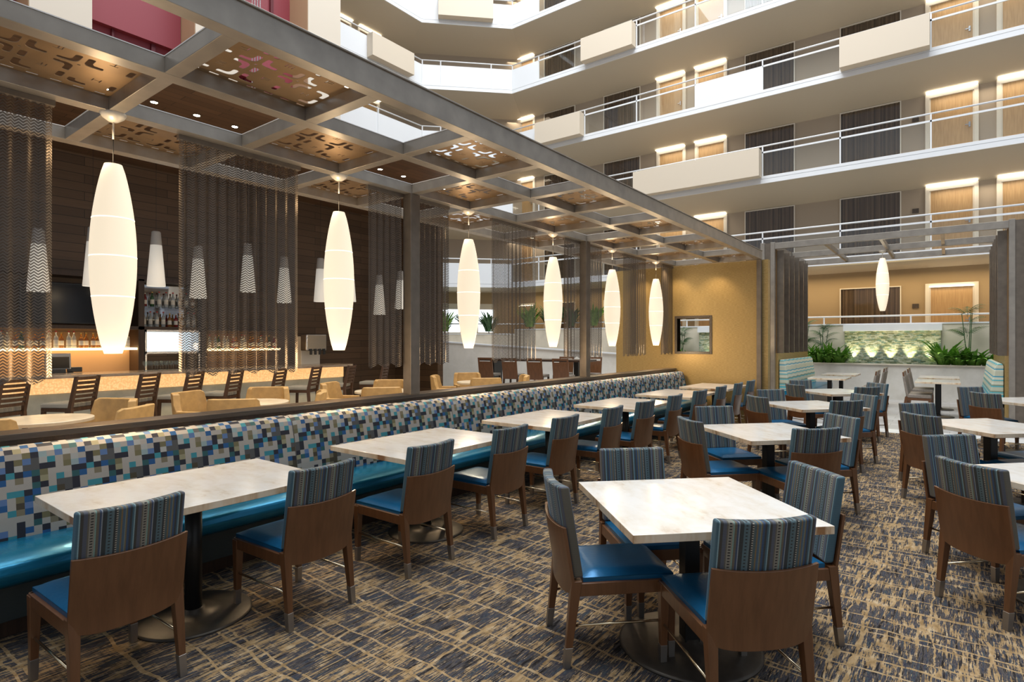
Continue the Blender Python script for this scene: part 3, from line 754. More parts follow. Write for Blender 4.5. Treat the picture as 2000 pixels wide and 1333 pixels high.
# POS terminal
ps = thing('register_terminal', 'dark touch screen cash register on the bar service shelf', 'cash register', (-11.6, 2.95, 1.0), R(-12))
MB().hexa([(-.06, -.17, .12), (.03, -.17, .12), (.03, .17, .12), (-.06, .17, .12), (-.12, -.17, .38), (-.08, -.17, .38), (-.08, .17, .38), (-.12, .17, .38)]).build('monitor', 'plastic_grey', ps, bevel=.01)
MB().hexa([(.032, -.15, .14), (.034, -.15, .14), (.034, .15, .14), (.032, .15, .14), (-.076, -.15, .36), (-.074, -.15, .36), (-.074, .15, .36), (-.076, .15, .36)]).build('screen', 'screen_black', ps)
box(-.12, .1, -.1, .1, .06, .12).build('stand', 'plastic_dark', ps, bevel=.01); box(-.2, .2, -.2, .2, 0, .07).build('cash_drawer', 'plastic_dark', ps, bevel=.006); box(-.18, -.0, .12, .32, .07, .15).build('printer', 'plastic_dark', ps, bevel=.01)
sv = box(-12.0, -11.12, -3, 6.0, .94, 1.0); 
sv2 = box(-11.9, -11.3, 2.3, 3.5, .0, 1.0).build('service_shelf', 'dark_wood'); tag(sv2, 'low dark service cabinet under the cash register', 'cabinet'); sv.b.free()
# drink dispenser
dd = thing('drink_dispenser', 'white and steel soda dispenser at right end of back bar', 'drink dispenser', (-12.2, 8.05, .9))
box(-.25, .2, -.28, .28, .0, .06).build('drip_tray', 'steel', dd); box(-.25, -.05, -.26, .26, .06, .8).build('body', 'label_white', dd, bevel=.02); box(-.06, .2, -.28, .28, .45, .85).build('head', 'steel', dd, bevel=.03)
for k in range(4): box(.2, .24, -.2 + k * .12, -.15 + k * .12, .36, .50).build('nozzle', 'plastic_dark', dd, bevel=.006)
cb = thing('side_cabinet', 'dark wood cabinet carrying the soda dispenser', 'cabinet', (-12.3, 8.0, 0)); box(-.28, .35, -.7, .6, 0, .9).build('body', 'dark_wood', cb)
box(.351, .356, -.66, -.06, .1, .86).build('door', 'dark_wood', cb, bevel=.003); box(.351, .356, -.02, .56, .1, .86).build('door', 'dark_wood', cb, bevel=.003)

# ------------------------------------------------------------------ cone pendants over the bar
def cone():
    t = thing('cone_pendant', '', 'pendant lamp')
    MB().lathe([(.140, 0), (.142, .006), (.088, .71), (.082, .71), (.134, .006)], n=32, cap=False).build('lamp_shade', 'cone_emit', t, smooth=True)
    MB().lathe([(.088, .71), (.070, .935), (.055, .95), (.0, .95)], n=32, cap=False).build('cap', 'cone_cap', t, smooth=True)
    MB().cyl((0, 0, .95), (0, 0, 2.4), .003, n=6).build('cord', 'black_metal', t)
    return t
cn = cone(); cu_ = False
for px, yb, wd in ((75, 570, 'behind the leftmost curtain'), (182, 560, 'half hidden behind the nearest spindle pendant'), (305, 560, 'in the gap between first spindle and curtain'), (387, 583, 'left one behind the second curtain'),
               (484, 571, 'middle one behind the second curtain'), (555, 592, 'right one behind the second curtain'), (626, 590, 'just left of the second spindle pendant'), (683, 590, 'just right of the second spindle pendant'), (741, 615, 'behind the third curtain'), (782, 604, 'beside the near pergola post')):
    x, y = ray(px, X=-10.9); d = math.hypot(x, y) * math.cos(math.atan2((px - 1000), FPX)); z = EYE + (666.8 - yb) * d / FPX
    t = cn if not cu_ else copy_tree(cn); cu_ = True; t.location = (x, y, z); t['label'] = 'white woven cone pendant over bar, ' + wd; t['group'] = 'cone pendants over the bar'
    for ch in t.children:
        if ch.name.startswith('cord'): ch.scale = (1, 1, 1); ch.data = ch.data.copy(); 
    for ch in t.children:
        if ch.name.startswith('cord'):
            for v in ch.data.vertices:
                if v.co.z > 2: v.co.z = 5.0 - z

# ------------------------------------------------------------------ bar stools
def stool():
    t = thing('bar_stool', '', 'bar stool')
    MB().box(-.21, .21, -.19, .23, .665, .73).build('seat', 'stool_fabric', t, bevel=.018, seg=3); MB().box(-.205, .205, -.2, .22, .615, .665).build('seat_frame', 'stool_wood', t, bevel=.003)
    for sx in (-1, 1):
        MB().taper((sx * .2, .21, 0), (.016, .016), (sx * .19, .19, .62), (.022, .022)).build('leg', 'stool_wood', t)
        lg = MB(); lg.taper((sx * .2, -.25, 0), (.016, .018), (sx * .19, -.2, .66), (.022, .026)); lg.taper((sx * .19, -.2, .66), (.02, .026), (sx * .19, -.29, 1.10), (.018, .018)); lg.build('leg', 'stool_wood', t)
        MB().bar((sx * .195, .2, .3), (sx * .195, -.23, .3), .02, .03).build('stretcher', 'stool_wood', t)
    MB().bar((-.195, .205, .22), (.195, .205, .22), .02, .035).build('foot_rest', 'stool_wood', t)
    for k in range(6):
        z = .76 + k * .062; y = -.2 - (z - .66) * .205
        def sl(u, v, z=z, y=y): return (-.185 + .37 * u, y - .018 * math.sin(pi * u), z - .02 + .04 * v)
        MB().slab(sl, 8, 1, (0, -.014, 0)).build('back_slat', 'stool_wood', t)
    return t
stl = stool(); su = [False]
for i, px in enumerate((5, 145, 268, 357, 437, 525, 595, 664, 731)):
    y = ray(px, X=-9.85)[1]
    put_chair(stl, su, -9.80, y - .08, (-.84, -.54), 'dark ladder back bar stool with grey seat, %s along the bar from the left' % (['first', 'second', 'third', 'fourth', 'fifth', 'sixth', 'seventh', 'eighth', 'ninth'][i]), 'bar stools at the lit bar')

# ------------------------------------------------------------------ lounge round tables with tub chairs
rt = thing('round_table', '', 'table'); MB().lathe([(.45, .70), (.47, .705), (.47, .735), (.465, .74)], n=56).build('table_top', 'round_top', rt, bevel=.002)
MB().cyl((0, 0, .02), (0, 0, .70), .04).build('column', 'dark_wood', rt, smooth=True); MB().lathe([(.30, 0), (.30, .012), (.05, .03)], n=40).build('base', 'black_metal', rt, smooth=True)
RT = [(-7.85, 1.85), (-7.7, 4.15), (-7.7, 6.45), (-7.8, 9.1)]
def tub():
    t = thing('tub_chair', '', 'armchair')
    def shell(u, v):
        a = pi * (1.0 + u) ; x = .31 * math.cos(a); y = .30 * math.sin(a) * .95 - .02
        if u < .18: y = .20 - (u / .18) * (.20 - (-.17)) ; x = -.31
        if u > .82: y = -.17 + ((u - .82) / .18) * (.20 - (-.17)); x = .31
        if .18 <= u <= .82: x = -.31 + .62 * (u - .18) / .64; s_ = (x / .31); y = -.26 + .09 * abs(s_) ** 6 
        k_ = min(1, max(0, (min(u, 1 - u) - .16) / .05)); top = .62 + .25 * k_ * k_ * (3 - 2 * k_)
        z = .24 + (top - .24) * v
        return (x * (1 + .05 * v), y - .05 * v * (1 if .2 < u < .8 else .4), z)
    m = MB(); nu, nv = 50, 5
    A = [[Vector(shell(i / nu, j / nv)) for j in range(nv + 1)] for i in range(nu + 1)]
    I = [[Vector((p.x * .78, p.y * .74 + (.0 if p.y < 0 else .05), p.z)) for p in col] for col in A]
    VA = [[m.b.verts.new(p) for p in c] for c in A]; VI = [[m.b.verts.new(p) for p in c] for c in I]
    for i in range(nu):
        for j in range(nv):
            m.b.faces.new((VA[i][j], VA[i + 1][j], VA[i + 1][j + 1], VA[i][j + 1])); m.b.faces.new((VI[i][j], VI[i][j + 1], VI[i + 1][j + 1], VI[i + 1][j]))
        m.b.faces.new((VA[i][nv], VA[i + 1][nv], VI[i + 1][nv], VI[i][nv])); m.b.faces.new((VA[i][0], VI[i][0], VI[i + 1][0], VA[i + 1][0]))
    for i in (0, nu):
        for j in range(nv): m.b.faces.new((VA[i][j], VI[i][j], VI[i][j + 1], VA[i][j + 1]))
    m.build('back_shell', 'leather_tan', t, bevel=.012, seg=3)
    MB().box(-.245, .245, -.22, .27, .28, .45).build('seat', 'tub_stripe', t, bevel=.03, seg=3)
    for sx in (-1, 1):
        for sy in (-1, 1): MB().taper((sx * .23, sy * .19, 0), (.013, .013), (sx * .21, sy * .17, .29), (.022, .022)).build('leg', 'dark_wood', t)
    return t
tb = tub(); tu = [False]
tt = ['front left round table', 'second round table', 'third round table by near post', 'fourth round table past near post']
for i, (x, y) in enumerate(RT):
    t = rt if i == 0 else copy_tree(rt); t.location = (x, y, 0); t['label'] = ['round stone cafe table cut by the left edge beside the bar', 'round stone cafe table seen between first and second pendants', 'round stone cafe table just left of the near pergola post', 'round stone cafe table right of the near pergola post'][i]; t['group'] = 'round lounge tables'
for i, bx_, by_, wd in ((0, -8.3, 2.75, 'on its far side near a stool'), (0, -7.05, 2.55, 'beside the partition'), (0, -7.0, 1.15, 'cut by the left edge'), (1, -8.66, 3.65, 'at far left by the bar'), (1, -8.5, 4.85, 'at far right by the bar'), (1, -7.0, 3.5, 'back to the partition, left'),
                    (1, -7.15, 4.95, 'back to the partition, right'), (2, -8.6, 5.95, 'at far left by the bar'), (2, -8.3, 7.15, 'at far right by the bar'), (2, -6.95, 5.8, 'back to the partition'), (3, -8.6, 8.5, 'at far left of it'), (3, -8.75, 9.75, 'on its far side'), (3, -7.1, 8.5, 'back to the partition, left'), (3, -7.1, 9.85, 'on its right side')):
    x, y = RT[i]; d_ = Vector((x - bx_, y - by_)).normalized()
    put_chair(tb, tu, bx_ + d_.x * .30, by_ + d_.y * .30, (d_.x, d_.y), 'tan tub chair at %s, %s' % (tt[i], wd), 'tan tub chairs in the lounge')

# ------------------------------------------------------------------ high communal table with stools
ct = thing('communal_table', 'long dark high communal table in front of marble wall', 'table', (-8.8, 12.6, 0), R(12))
box(-1.55, 1.55, -.4, .4, 1.05, 1.10).build('table_top', 'dark_wood', ct, bevel=.004)
for sx in (-1, 1): box(sx * 1.2 - .06, sx * 1.2 + .06, -.25, .25, 0, 1.05).build('leg', 'black_metal', ct)
def highchair():
    t = thing('high_chair', '', 'bar stool')
    MB().box(-.21, .21, -.2, .22, .66, .73).build('seat', 'booth_grey', t, bevel=.012)
    for sx in (-1, 1):
        MB().taper((sx * .2, .2, 0), (.016, .016), (sx * .19, .19, .66), (.022, .022)).build('leg', 'dark_wood', t); MB().taper((sx * .2, -.25, 0), (.016, .018), (sx * .19, -.2, .70), (.022, .026)).build('leg', 'dark_wood', t)
    m = MB(); 
    for z0, z1 in ((.60, 1.05), (1.10, 1.15)): m.hexa([(-.21, -.2 - (z0 - .6) * .18, z0), (.21, -.2 - (z0 - .6) * .18, z0), (.21, -.23 - (z0 - .6) * .18, z0), (-.21, -.23 - (z0 - .6) * .18, z0), (-.21, -.2 - (z1 - .6) * .18, z1), (.21, -.2 - (z1 - .6) * .18, z1), (.21, -.23 - (z1 - .6) * .18, z1), (-.21, -.23 - (z1 - .6) * .18, z1)])
    for sx in (-1, 1): m.hexa([(sx * .19 - .02, -.28, 1.04), (sx * .19 + .02, -.28, 1.04), (sx * .19 + .02, -.31, 1.04), (sx * .19 - .02, -.31, 1.04), (sx * .19 - .02, -.29, 1.11), (sx * .19 + .02, -.29, 1.11), (sx * .19 + .02, -.32, 1.11), (sx * .19 - .02, -.32, 1.11)])
    m.build('backrest', 'chair_wood', t, bevel=.003)
    return t
hc = highchair(); hu = [False]; ca, sa = math.cos(R(12)), math.sin(R(12))
for i, (u, v, lab) in enumerate([(-1.1, -.55, 'first from left on near side'), (-.4, -.55, 'second from left on near side'), (.3, -.55, 'third from left on near side'), (1.0, -.55, 'fourth from left on near side'), (1.35, .55, 'at the right end, far side'), (.55, .55, 'middle of the far side')]):
    put_chair(hc, hu, -8.8 + u * ca - v * sa, 12.6 + u * sa + v * ca, (-sa * (-1 if v > 0 else 1), ca * (-1 if v > 0 else 1)), 'dark wood high chair at communal table, ' + lab, 'high chairs at the communal table')

# ------------------------------------------------------------------ atrium: balconies
YF, YWL = 18.93, 20.63; CX1, CY1 = -14.45, 18.93; CX2, CY2 = -17.07, 16.31; S = 2.69
outline = [(7.0, YF), (CX1, YF), (CX2, CY2), (CX2, 4.0)]
q = 1.7; inner = [(7.0, YWL), (CX1 - .7, YWL), (CX2 - q, CY2 + .7), (CX2 - q, 4.0)]
def strip(m, o, i, zo0, zo1, zi0, zi1):   # ring segment solid between outline o and inner i
    for a in range(len(o) - 1):
        m.hexa([(*o[a], zo0), (*o[a + 1], zo0), (*i[a + 1], zi0), (*i[a], zi0), (*o[a], zo1), (*o[a + 1], zo1), (*i[a + 1], zi1), (*i[a], zi1)])
def off(pts, d):   # offset the outline away from the atrium by d
    return [(7.0, YF + d), (CX1 - .414 * d, YF + d), (CX2 - d, CY2 + .414 * d), (CX2 - d, 4.0)]
for k in range(1, 7):
    zb = 3.80 + S * (k - 1); zs = (.675 + S * k) if k > 1 else 3.72
    m = MB(); strip(m, off(outline, .03), inner, zb + .01, zb + .2, zs, zb + .2)
    struct('balcony_slab', m, 'soffit', 'balcony floor and sloped soffit, storey %d' % k)
    m = MB(); strip(m, outline, off(outline, .04), zb, zb + .13, zb, zb + .13); strip(m, off(outline, .015), off(outline, .05), zb + .13, zb + .145, zb + .13, zb + .145); strip(m, outline, off(outline, .05), zb + .145, zb + .23, zb + .145, zb + .23)
    struct('balcony_edge', m, 'white_paint', 'white painted balcony edge band, storey %d' % k)
    fl = zb + .2; ce = .675 + S * (k + 1)
    m = MB(); strip(m, inner, off(outline, 2.0), fl, ce + .1, fl, ce + .1)
    struct('wall_atrium', m, 'wall_taupe', 'taupe corridor wall behind the balcony, storey %d' % k)
m = MB(); strip(m, inner, off(outline, 2.0), 0, 3.73, 0, 3.73); struct('wall_atrium', m, 'wall_gold_taupe', 'gold beige corridor wall of the lowest level')
# raised lowest corridor
m = MB(); strip(m, off(outline, .5), inner, 0, 1.2, 0, 1.2); struct('floor', m, 'concrete_white', 'raised corridor floor of the lowest level')
m = MB()
oa, ob_ = off(outline, .38), off(outline, .5); strip(m, oa[:2], ob_[:2], 0, 2.05, 0, 2.05); strip(m, oa[1:], ob_[1:], 0, 1.86, 0, 1.86); struct('wall_parapet', m, 'concrete_white', 'cream parapet wall behind the planters')
m = MB()
oa, ob_ = off(outline, .36), off(outline, .53); strip(m, oa[:2], ob_[:2], 2.05, 2.09, 2.05, 2.09); strip(m, oa[1:], ob_[1:], 1.86, 1.90, 1.86, 1.90); struct('trim_3', m, 'white_paint', 'parapet capping')

# bay positions along the outline (distance parameter): right facade posts by x, then chamfer, then left side by y
BX = [-.4 + 2.12 * i for i in range(3, -7, -1)]         # x of posts on the right facade
def seg_pts():
    pts = [(x, YF) for x in BX] + [(CX1, CY1)]
    for f in (.36, .65): pass
    pts += [(CX1 + (CX2 - CX1) * f, CY1 + (CY2 - CY1) * f) for f in (.24, .80)] + [(CX2, CY2)] + [(CX2, CY2 - .15 - 2.12 * i) for i in range(1, 6)]
    return pts
PTS = seg_pts()
PTS = [PTS[0]] + [p for p, q_ in zip(PTS[1:], PTS) if (Vector(p) - Vector(q_)).length > .3]
def is_white(k, a, b):
    mx = (a[0] + b[0]) / 2
    if mx < -14.4: return True
    if k >= 3 and mx < -13.1: return True
    if k == 3 and -6.8 < mx < -4.6: return True
    return False
boxes = {1: [], 2: [(-8.88, -4.64, 'R')], 3: [(-2.52, -.40, 'R'), (-13.1, -11.0, 'R')], 4: [(-11.0, -8.88, 'R'), (13.55, 15.6, 'L')], 5: [(-4.64, -2.52, 'R'), (.22, .82, 'Cc')]}
for k in range(0, 6):
    zb = 3.80 + S * (k - 1); top = zb + 1.17; mid = zb + .97; kb = zb + .23
    if k == 0: top, kb = 2.30, 2.09
    rl = thing('railing', ['metal handrail above the cream parapet of the lowest level', 'grey metal railing of the first balcony level', 'metal railing of second balcony level, with a long beige box', 'metal railing of third balcony level, with white panel',
                       'metal railing of fourth balcony level', 'metal railing of topmost visible balcony level'][k], 'railing', (0, 0, 0), 0, 'balcony railings')
    OL = off(outline, .44 if k == 0 else .03)
    m = MB()
    for a, b in zip(OL, OL[1:]): m.cyl((*a, top), (*b, top), .025, n=10)
    m.build('handrail', 'white_paint', rl, smooth=True)
    pts = PTS
    if k == 0: pts = [(x, YF + .44) for x in (3.4, 1.3, -.86, -3.0, -5.1, -7.2, -9.4)]
    for p in pts:
        m = MB(); y_ = p[1]; x_ = p[0]
        if k: m.box(x_ - .018, x_ + .018, y_ + .01, y_ + .045, zb + .2, top)
        else: m.box(x_ - .018, x_ + .018, y_ - .018, y_ + .018, kb, top)
        m.build('rail_post', 'white_paint', rl)
    if k:
        for a, b in zip(PTS, PTS[1:]):
            aa, bb_ = Vector(a), Vector(b); d = (bb_ - aa).normalized(); nrm = Vector((-d.y, d.x)) * -1
            if is_white(k, a, b):
                MB().bar((*(aa + nrm * .012), (kb + mid) / 2), (*(bb_ + nrm * .012), (kb + mid) / 2), .012, mid - kb + .03).build('white_panel', 'white_paint', rl)
            else:
                MB().bar((*(aa + nrm * .025), mid - .0), (*(bb_ + nrm * .025), mid - .0), .03, .05).build('mid_rail', 'white_paint', rl)
                if aa.x < 6.5: MB().bar((*(aa + nrm * .025 + d * .02), (kb + mid) / 2), (*(bb_ + nrm * .025 - d * .02), (kb + mid) / 2), .008, mid - kb - .05).build('pane', 'pane', rl)
        for (a, b, sd) in boxes[k]:
            ord_ = {1: 'first', 2: 'second', 3: 'third', 4: 'fourth', 5: 'top'}[k]
            m = MB(); z0, z1 = zb + .12, zb + 1.03; lab = 'beige box shaped planter hung on the %s balcony ' % ord_
            if sd == 'R': m.box(a + .02, b - .02, YF - .33, YF - .005, z0 + .06, z1); lab += 'rail, above the right side' if a > -4 else ('rail, two bays long' if b - a > 3 else 'rail, near the corner at left' if a < -12 else 'rail, middle of the right facade' if a > -9 else 'rail, beside the long pergola beam')
            elif sd == 'L': m.box(CX2 + .005, CX2 + .33, a, b, z0 + .06, z1); lab += 'rail, on the left facade'
            else:
                aa = Vector((CX1, CY1)).lerp(Vector((CX2, CY2)), a); bb_ = Vector((CX1, CY1)).lerp(Vector((CX2, CY2)), b); nn = Vector((.7071, -.7071)) * .17
                m.bar((*(aa + nn), (z0 + z1) / 2 + .03), (*(bb_ + nn), (z0 + z1) / 2 + .03), .32, z1 - z0 - .06); lab += 'rail, on the angled corner'
            tag(m.build('planter_box', 'cream_paint', bevel=.006), lab, 'planter', 'balcony planter boxes')

# doors and windows of the corridors
dn = [0]; wn = [0]
DOORS = [(-.57, .64), (1.02, 2.23), (-7.36, -6.21), (-8.83, -7.70), (-15.5, -14.45)]; WINS = [(-2.72, -1.18), (-5.59, -4.07), (-11.05, -9.52), (-13.94, -12.44), (3.1, 4.6)]
LD = [(13.0, 14.1), (14.4, 15.5)]; LW = [(9.6, 11.4)]
def mk_door(M, w, fl, low=False):
    """door in a wall; M maps local (u along wall, depth towards atrium, z)"""
    dn[0] += 1; t = bpy.data.objects.new('door_%d' % dn[0], None); C.objects.link(t); t.matrix_world = M; tag(t, 'light wood guest room door with lit cream frame', kind='structure')
    H = 2.05; e = .10
    MB().box(0, e, 0, .07, 0, H).box(w - e, w, 0, .07, 0, H).box(e, w - e, 0, .07, H - .12, H).box(e, e + .03, 0, .04, 0, H - .12).box(w - e - .03, w - e, 0, .04, 0, H - .12).build('door_frame', 'frame_cream', t, bevel=.004)
    MB().box(e + .03, w - e - .03, .0, .02, 0, H - .12).build('door_leaf', 'door_wood', t)
    MB().box(e + .08, e + .12, .02, .05, .92, 1.06).box(e + .08, e + .20, .045, .06, .98, 1.0).build('door_handle', 'steel', t)
    if not low: MB().box(.02, w - .02, 0.05, .20, H + .012, H + .03).build('light_panel', 'cove_emit', t)
    else: MB().box(.1, w - .1, 0.08, .12, H - .11, H - .09).build('light_panel', 'cove_emit', t)
    return t
def mk_window(M, w, H):
    wn[0] += 1; t = bpy.data.objects.new('window_%d' % (wn[0] + 1), None); C.objects.link(t); t.matrix_world = M; tag(t, 'tall guest room window with dark drape', kind='structure')
    def dr(u, v): return (w * u, .012 + .012 * math.sin(u * w * 60), H * v)
    n = int(w * 60); m = MB(); V = [[m.b.verts.new(dr(i / n, j)) for j in (0, 1)] for i in range(n + 1)]
    for i in range(n): m.b.faces.new((V[i][0], V[i + 1][0], V[i + 1][1], V[i][1]))
    m.build('drape', 'window_drape', t, smooth=True)
    MB().box(0, w, .04, .046, 0, H).build('pane', 'pane_dark', t)
    MB().box(-.03, 0, 0, .06, 0, H + .03).box(w, w + .03, 0, .06, 0, H + .03).box(0, w, 0, .06, H, H + .03).build('window_frame', 'frame_cream', t)
for k in range(0, 6):
    zb = 3.80 + S * (k - 1); fl = zb + .2 if k else 1.2; ce = .675 + S * (k + 1) if k else 3.72
    for a, b in DOORS:
        M = Matrix.Translation((b, YWL, fl)) @ Matrix.Rotation(pi, 4, 'Z'); mk_door(M, b - a, fl, k == 0)
    for a, b in WINS:
        M = Matrix.Translation((b, YWL, fl)) @ Matrix.Rotation(pi, 4, 'Z'); mk_window(M, b - a, (ce - fl - .03) if k else 2.0)
    if k:
        for a, b in LD: mk_door(Matrix.Translation((CX2 - q, b, fl)) @ Matrix.Rotation(-pi / 2, 4, 'Z'), b - a, fl)
        for a, b in LW: mk_window(Matrix.Translation((CX2 - q, b, fl)) @ Matrix.Rotation(-pi / 2, 4, 'Z'), b - a, ce - fl - .03)
    # lamps on the corridor ceiling by the doors
    if k:
        for x in (.83, -7.5, -15): area('door_cove', (x, YWL - .35, ce - .12), 2.3, 9, (1, .85, .64), (0, 0, 0), sy=.3)
area('low_corridor', (-2, YWL - .7, 3.6), 9, 60, (1, .75, .42), sy=.4)
area('low_corridor', (-12, YWL - .7, 3.6), 6, 30, (1, .75, .42), sy=.4)
# small room number plates
for k in (0, 1, 2, 3):
    zb = 3.80 + S * (k - 1); fl = zb + .2 if k else 1.2
    tag(box(-.88, -.72, YWL - .03, YWL - .002, fl + 1.35, fl + 1.48).build('room_sign', 'cap_wood'), 'small square room sign left of guest door, %s' % ['lowest corridor', 'first balcony', 'second balcony', 'third balcony'][k], 'sign', 'room signs')

# ------------------------------------------------------------------ elevator tower with red shaft bays
XTW = -13.4
def ty(px): return ray(px, X=XTW)[1]
m = MB()
edges = [(-200, -130), (57, 180), (382, 465), (602, 665)]
for a, b in edges: m.box(XTW - .9, XTW, ty(a) if a > -150 else -2.5, ty(b), 0, 26)
struct('wall_tower', m, 'tower_cream', 'cream columns of the elevator tower')
for i, (a, b) in enumerate(((-130, 57), (180, 382), (465, 602))):
    y0, y1 = ty(a), ty(b)
    struct('wall_shaft', box(XTW - .95, XTW - .85, y0, y1, 0, 26), 'red_paint', 'dark red back wall of elevator shaft bay')
    struct('wall_shaft', box(XTW - .85, XTW - .02, y1 - .012, y1 - .001, 0, 26), 'tan_return', 'tan side return of the shaft bay')
    m = MB()
    for z in (8.25, 12.3, 16.2): m.box(XTW - .85, XTW - .70, y0, y1 - .02, z, z + 1.3)
    struct('trim_4', m, 'red_paint', 'red header beam across the shaft bay')
    m = MB(); m.box(XTW - .85, XTW - .78, y0 + (y1 - y0) * .30, y0 + (y1 - y0) * .30 + .04, 5, 24); m.box(XTW - .85, XTW - .78, y1 - .6, y1 - .52, 5, 24)
    struct('trim_5', m, 'red_dark', 'dark red guide rails in the shaft bay')
cbm = thing('hoist_cables', 'thin pale hoist cables hanging in the rightmost red shaft', 'cables', (XTW - .4, ty(518), 4))
for j in range(4): MB().cyl((0, -.12 + j * .07, 0), (0, -.12 + j * .07, 20), .012, n=6).build('cable', 'steel', cbm)

# ------------------------------------------------------------------ ramp wall, planters on the left
m = MB()
m.hexa([(-13.2, 11.9, 0), (-7.6, 15.4, 0), (-7.7, 15.6, 0), (-13.3, 12.1, 0), (-13.2, 11.9, 1.62), (-7.6, 15.4, 1.18), (-7.7, 15.6, 1.18), (-13.3, 12.1, 1.62)])
struct('wall_ramp', m, 'travertine', 'pale travertine ramp wall sloping down to the right')
m = MB(); m.hexa([(-13.25, 11.86, 1.62), (-7.55, 15.36, 1.18), (-7.75, 15.64, 1.18), (-13.35, 12.14, 1.62), (-13.25, 11.86, 1.66), (-7.55, 15.36, 1.22), (-7.75, 15.64, 1.22), (-13.35, 12.14, 1.66)])
struct('trim_6', m, 'white_paint', 'cap of the ramp wall')
# planter in front of the parapet
pz = .93
pb = thing('planter_trough', 'long white stone planter in front of the parapet', 'planter', (-3, 18.8, 0))
rel(MB().box(-10.5, 5, 18.62, 18.72, 0, pz).box(-10.5, 5, 18.72, 19.3, 0, pz - .12).build('stone_body', 'travertine', pb), pb); rel(box(-10.55, 5, 18.58, 18.76, pz, pz + .03).build('coping', 'concrete_white', pb), pb)
rel(box(-10.5, 5, 18.76, 19.3, pz - .12, pz - .03).build('soil_bed', 'soil', pb), pb)
bright = box(-17.5, -17.4, 14.6, 14.7, 2, 3); bright.b.free()

# left-hand bright window behind plants
M = Matrix.Translation((-16.05, 19.68, 1.97)) @ Matrix.Rotation(-pi * .75, 4, 'Z')
lw = thing('window_99', 'bright daylit window beyond the upper planter', 'window', (0, 0, 0)); lw['kind'] = 'structure'; del lw['category']; lw.matrix_world = M
lw.name = 'window_60'
MB().box(0, 2.9, 0.01, .03, 0, 1.0).build('pane', 'window_emit', lw); m = MB()
for u in (0, .72, 1.45, 2.17, 2.9): m.box(u - .03, u + .03, .03, .07, 0, 1.0)
m.box(0, 2.9, .03, .07, -.04, .0); m.box(0, 2.9, .03, .07, 1.0, 1.25); m.build('window_frame', 'frame_cream', lw)

# fountain mosaics with uplights
def fountain(x0, x1, lab, n):
    t = thing('water_feature', lab, 'fountain', ((x0 + x1) / 2, 19.2, .95))
    W = (x1 - x0) / 2
    box(-W, W, 0, .1, -.08, .92).build('mosaic_panel', 'fountain_mosaic', t); box(-W - .03, W + .03, -.08, .1, .92, 1.09).build('lintel', 'white_paint', t, bevel=.004)
    for i in range(n):
        x = -W + (i + .5) * 2 * W / n; u = MB().lathe([(.03, 0), (.04, .05)], n=12).build('uplight', 'black_metal', t); u.location = (x, -.13, -.05)
        spot('fountain_uplight', ((x0 + x1) / 2 + x, 19.07, .965), 42 if n > 2 else 12, (1, .86, .55), (R(180 - 13), 0, 0), 58, .8, .01)
fountain(-2.44, -.19, 'green and cream stone mosaic fountain wall lit from below', 5); fountain(-6.72, -5.4, 'lit mosaic wall seen through the opening in the gold wall', 2)

# ------------------------------------------------------------------ plants
def blade(m, base, az, L, bend, w_, n=6, droop=1.0):
    pts = []; p = Vector(base); el = R(84) - bend * .2
    for i in range(n + 1):
        t = i / n; pts.append(p.copy()); e = el - bend * t * droop
        p = p + Vector((math.cos(az) * math.cos(e), math.sin(az) * math.cos(e), math.sin(e))) * (L / n)
    sd = Vector((-math.sin(az), math.cos(az), 0)); prev = None
    for i, p in enumerate(pts):
        t = i / n; ww = w_ * math.sin(pi * min(1, .12 + .88 * t)) ** .7 if t < 1 else 0.001
        a = m.b.verts.new(p + sd * ww); b = m.b.verts.new(p - sd * ww)
        if prev: m.b.faces.new((prev[0], prev[1], b, a))
        prev = (a, b)
def bush(name, label, group, loc, n=60, L=.5, w_=.025, spread=.18, mat='leaf', bend=1.5, seed=1, cat='plant', wall=True):
    rnd = random.Random(seed); t = thing(name, label, cat, loc, 0, group); m = MB()
    for i in range(n):
        a = rnd.random() * 2 * pi; r = rnd.random() * spread; az_ = a + rnd.uniform(-.4, .4); blade(m, (r * math.cos(a), r * math.sin(a) * .5, 0), az_, L * rnd.uniform(.6, 1.1) * (1 - .55 * max(0, math.sin(az_))), bend * rnd.uniform(.5, 1.2), w_ * rnd.uniform(.7, 1.2))
    m.build('foliage', mat, t, smooth=True); MB().cyl((0, 0, -.08), (0, 0, .12), .02, n=8).build('stem', 'soil', t); return t
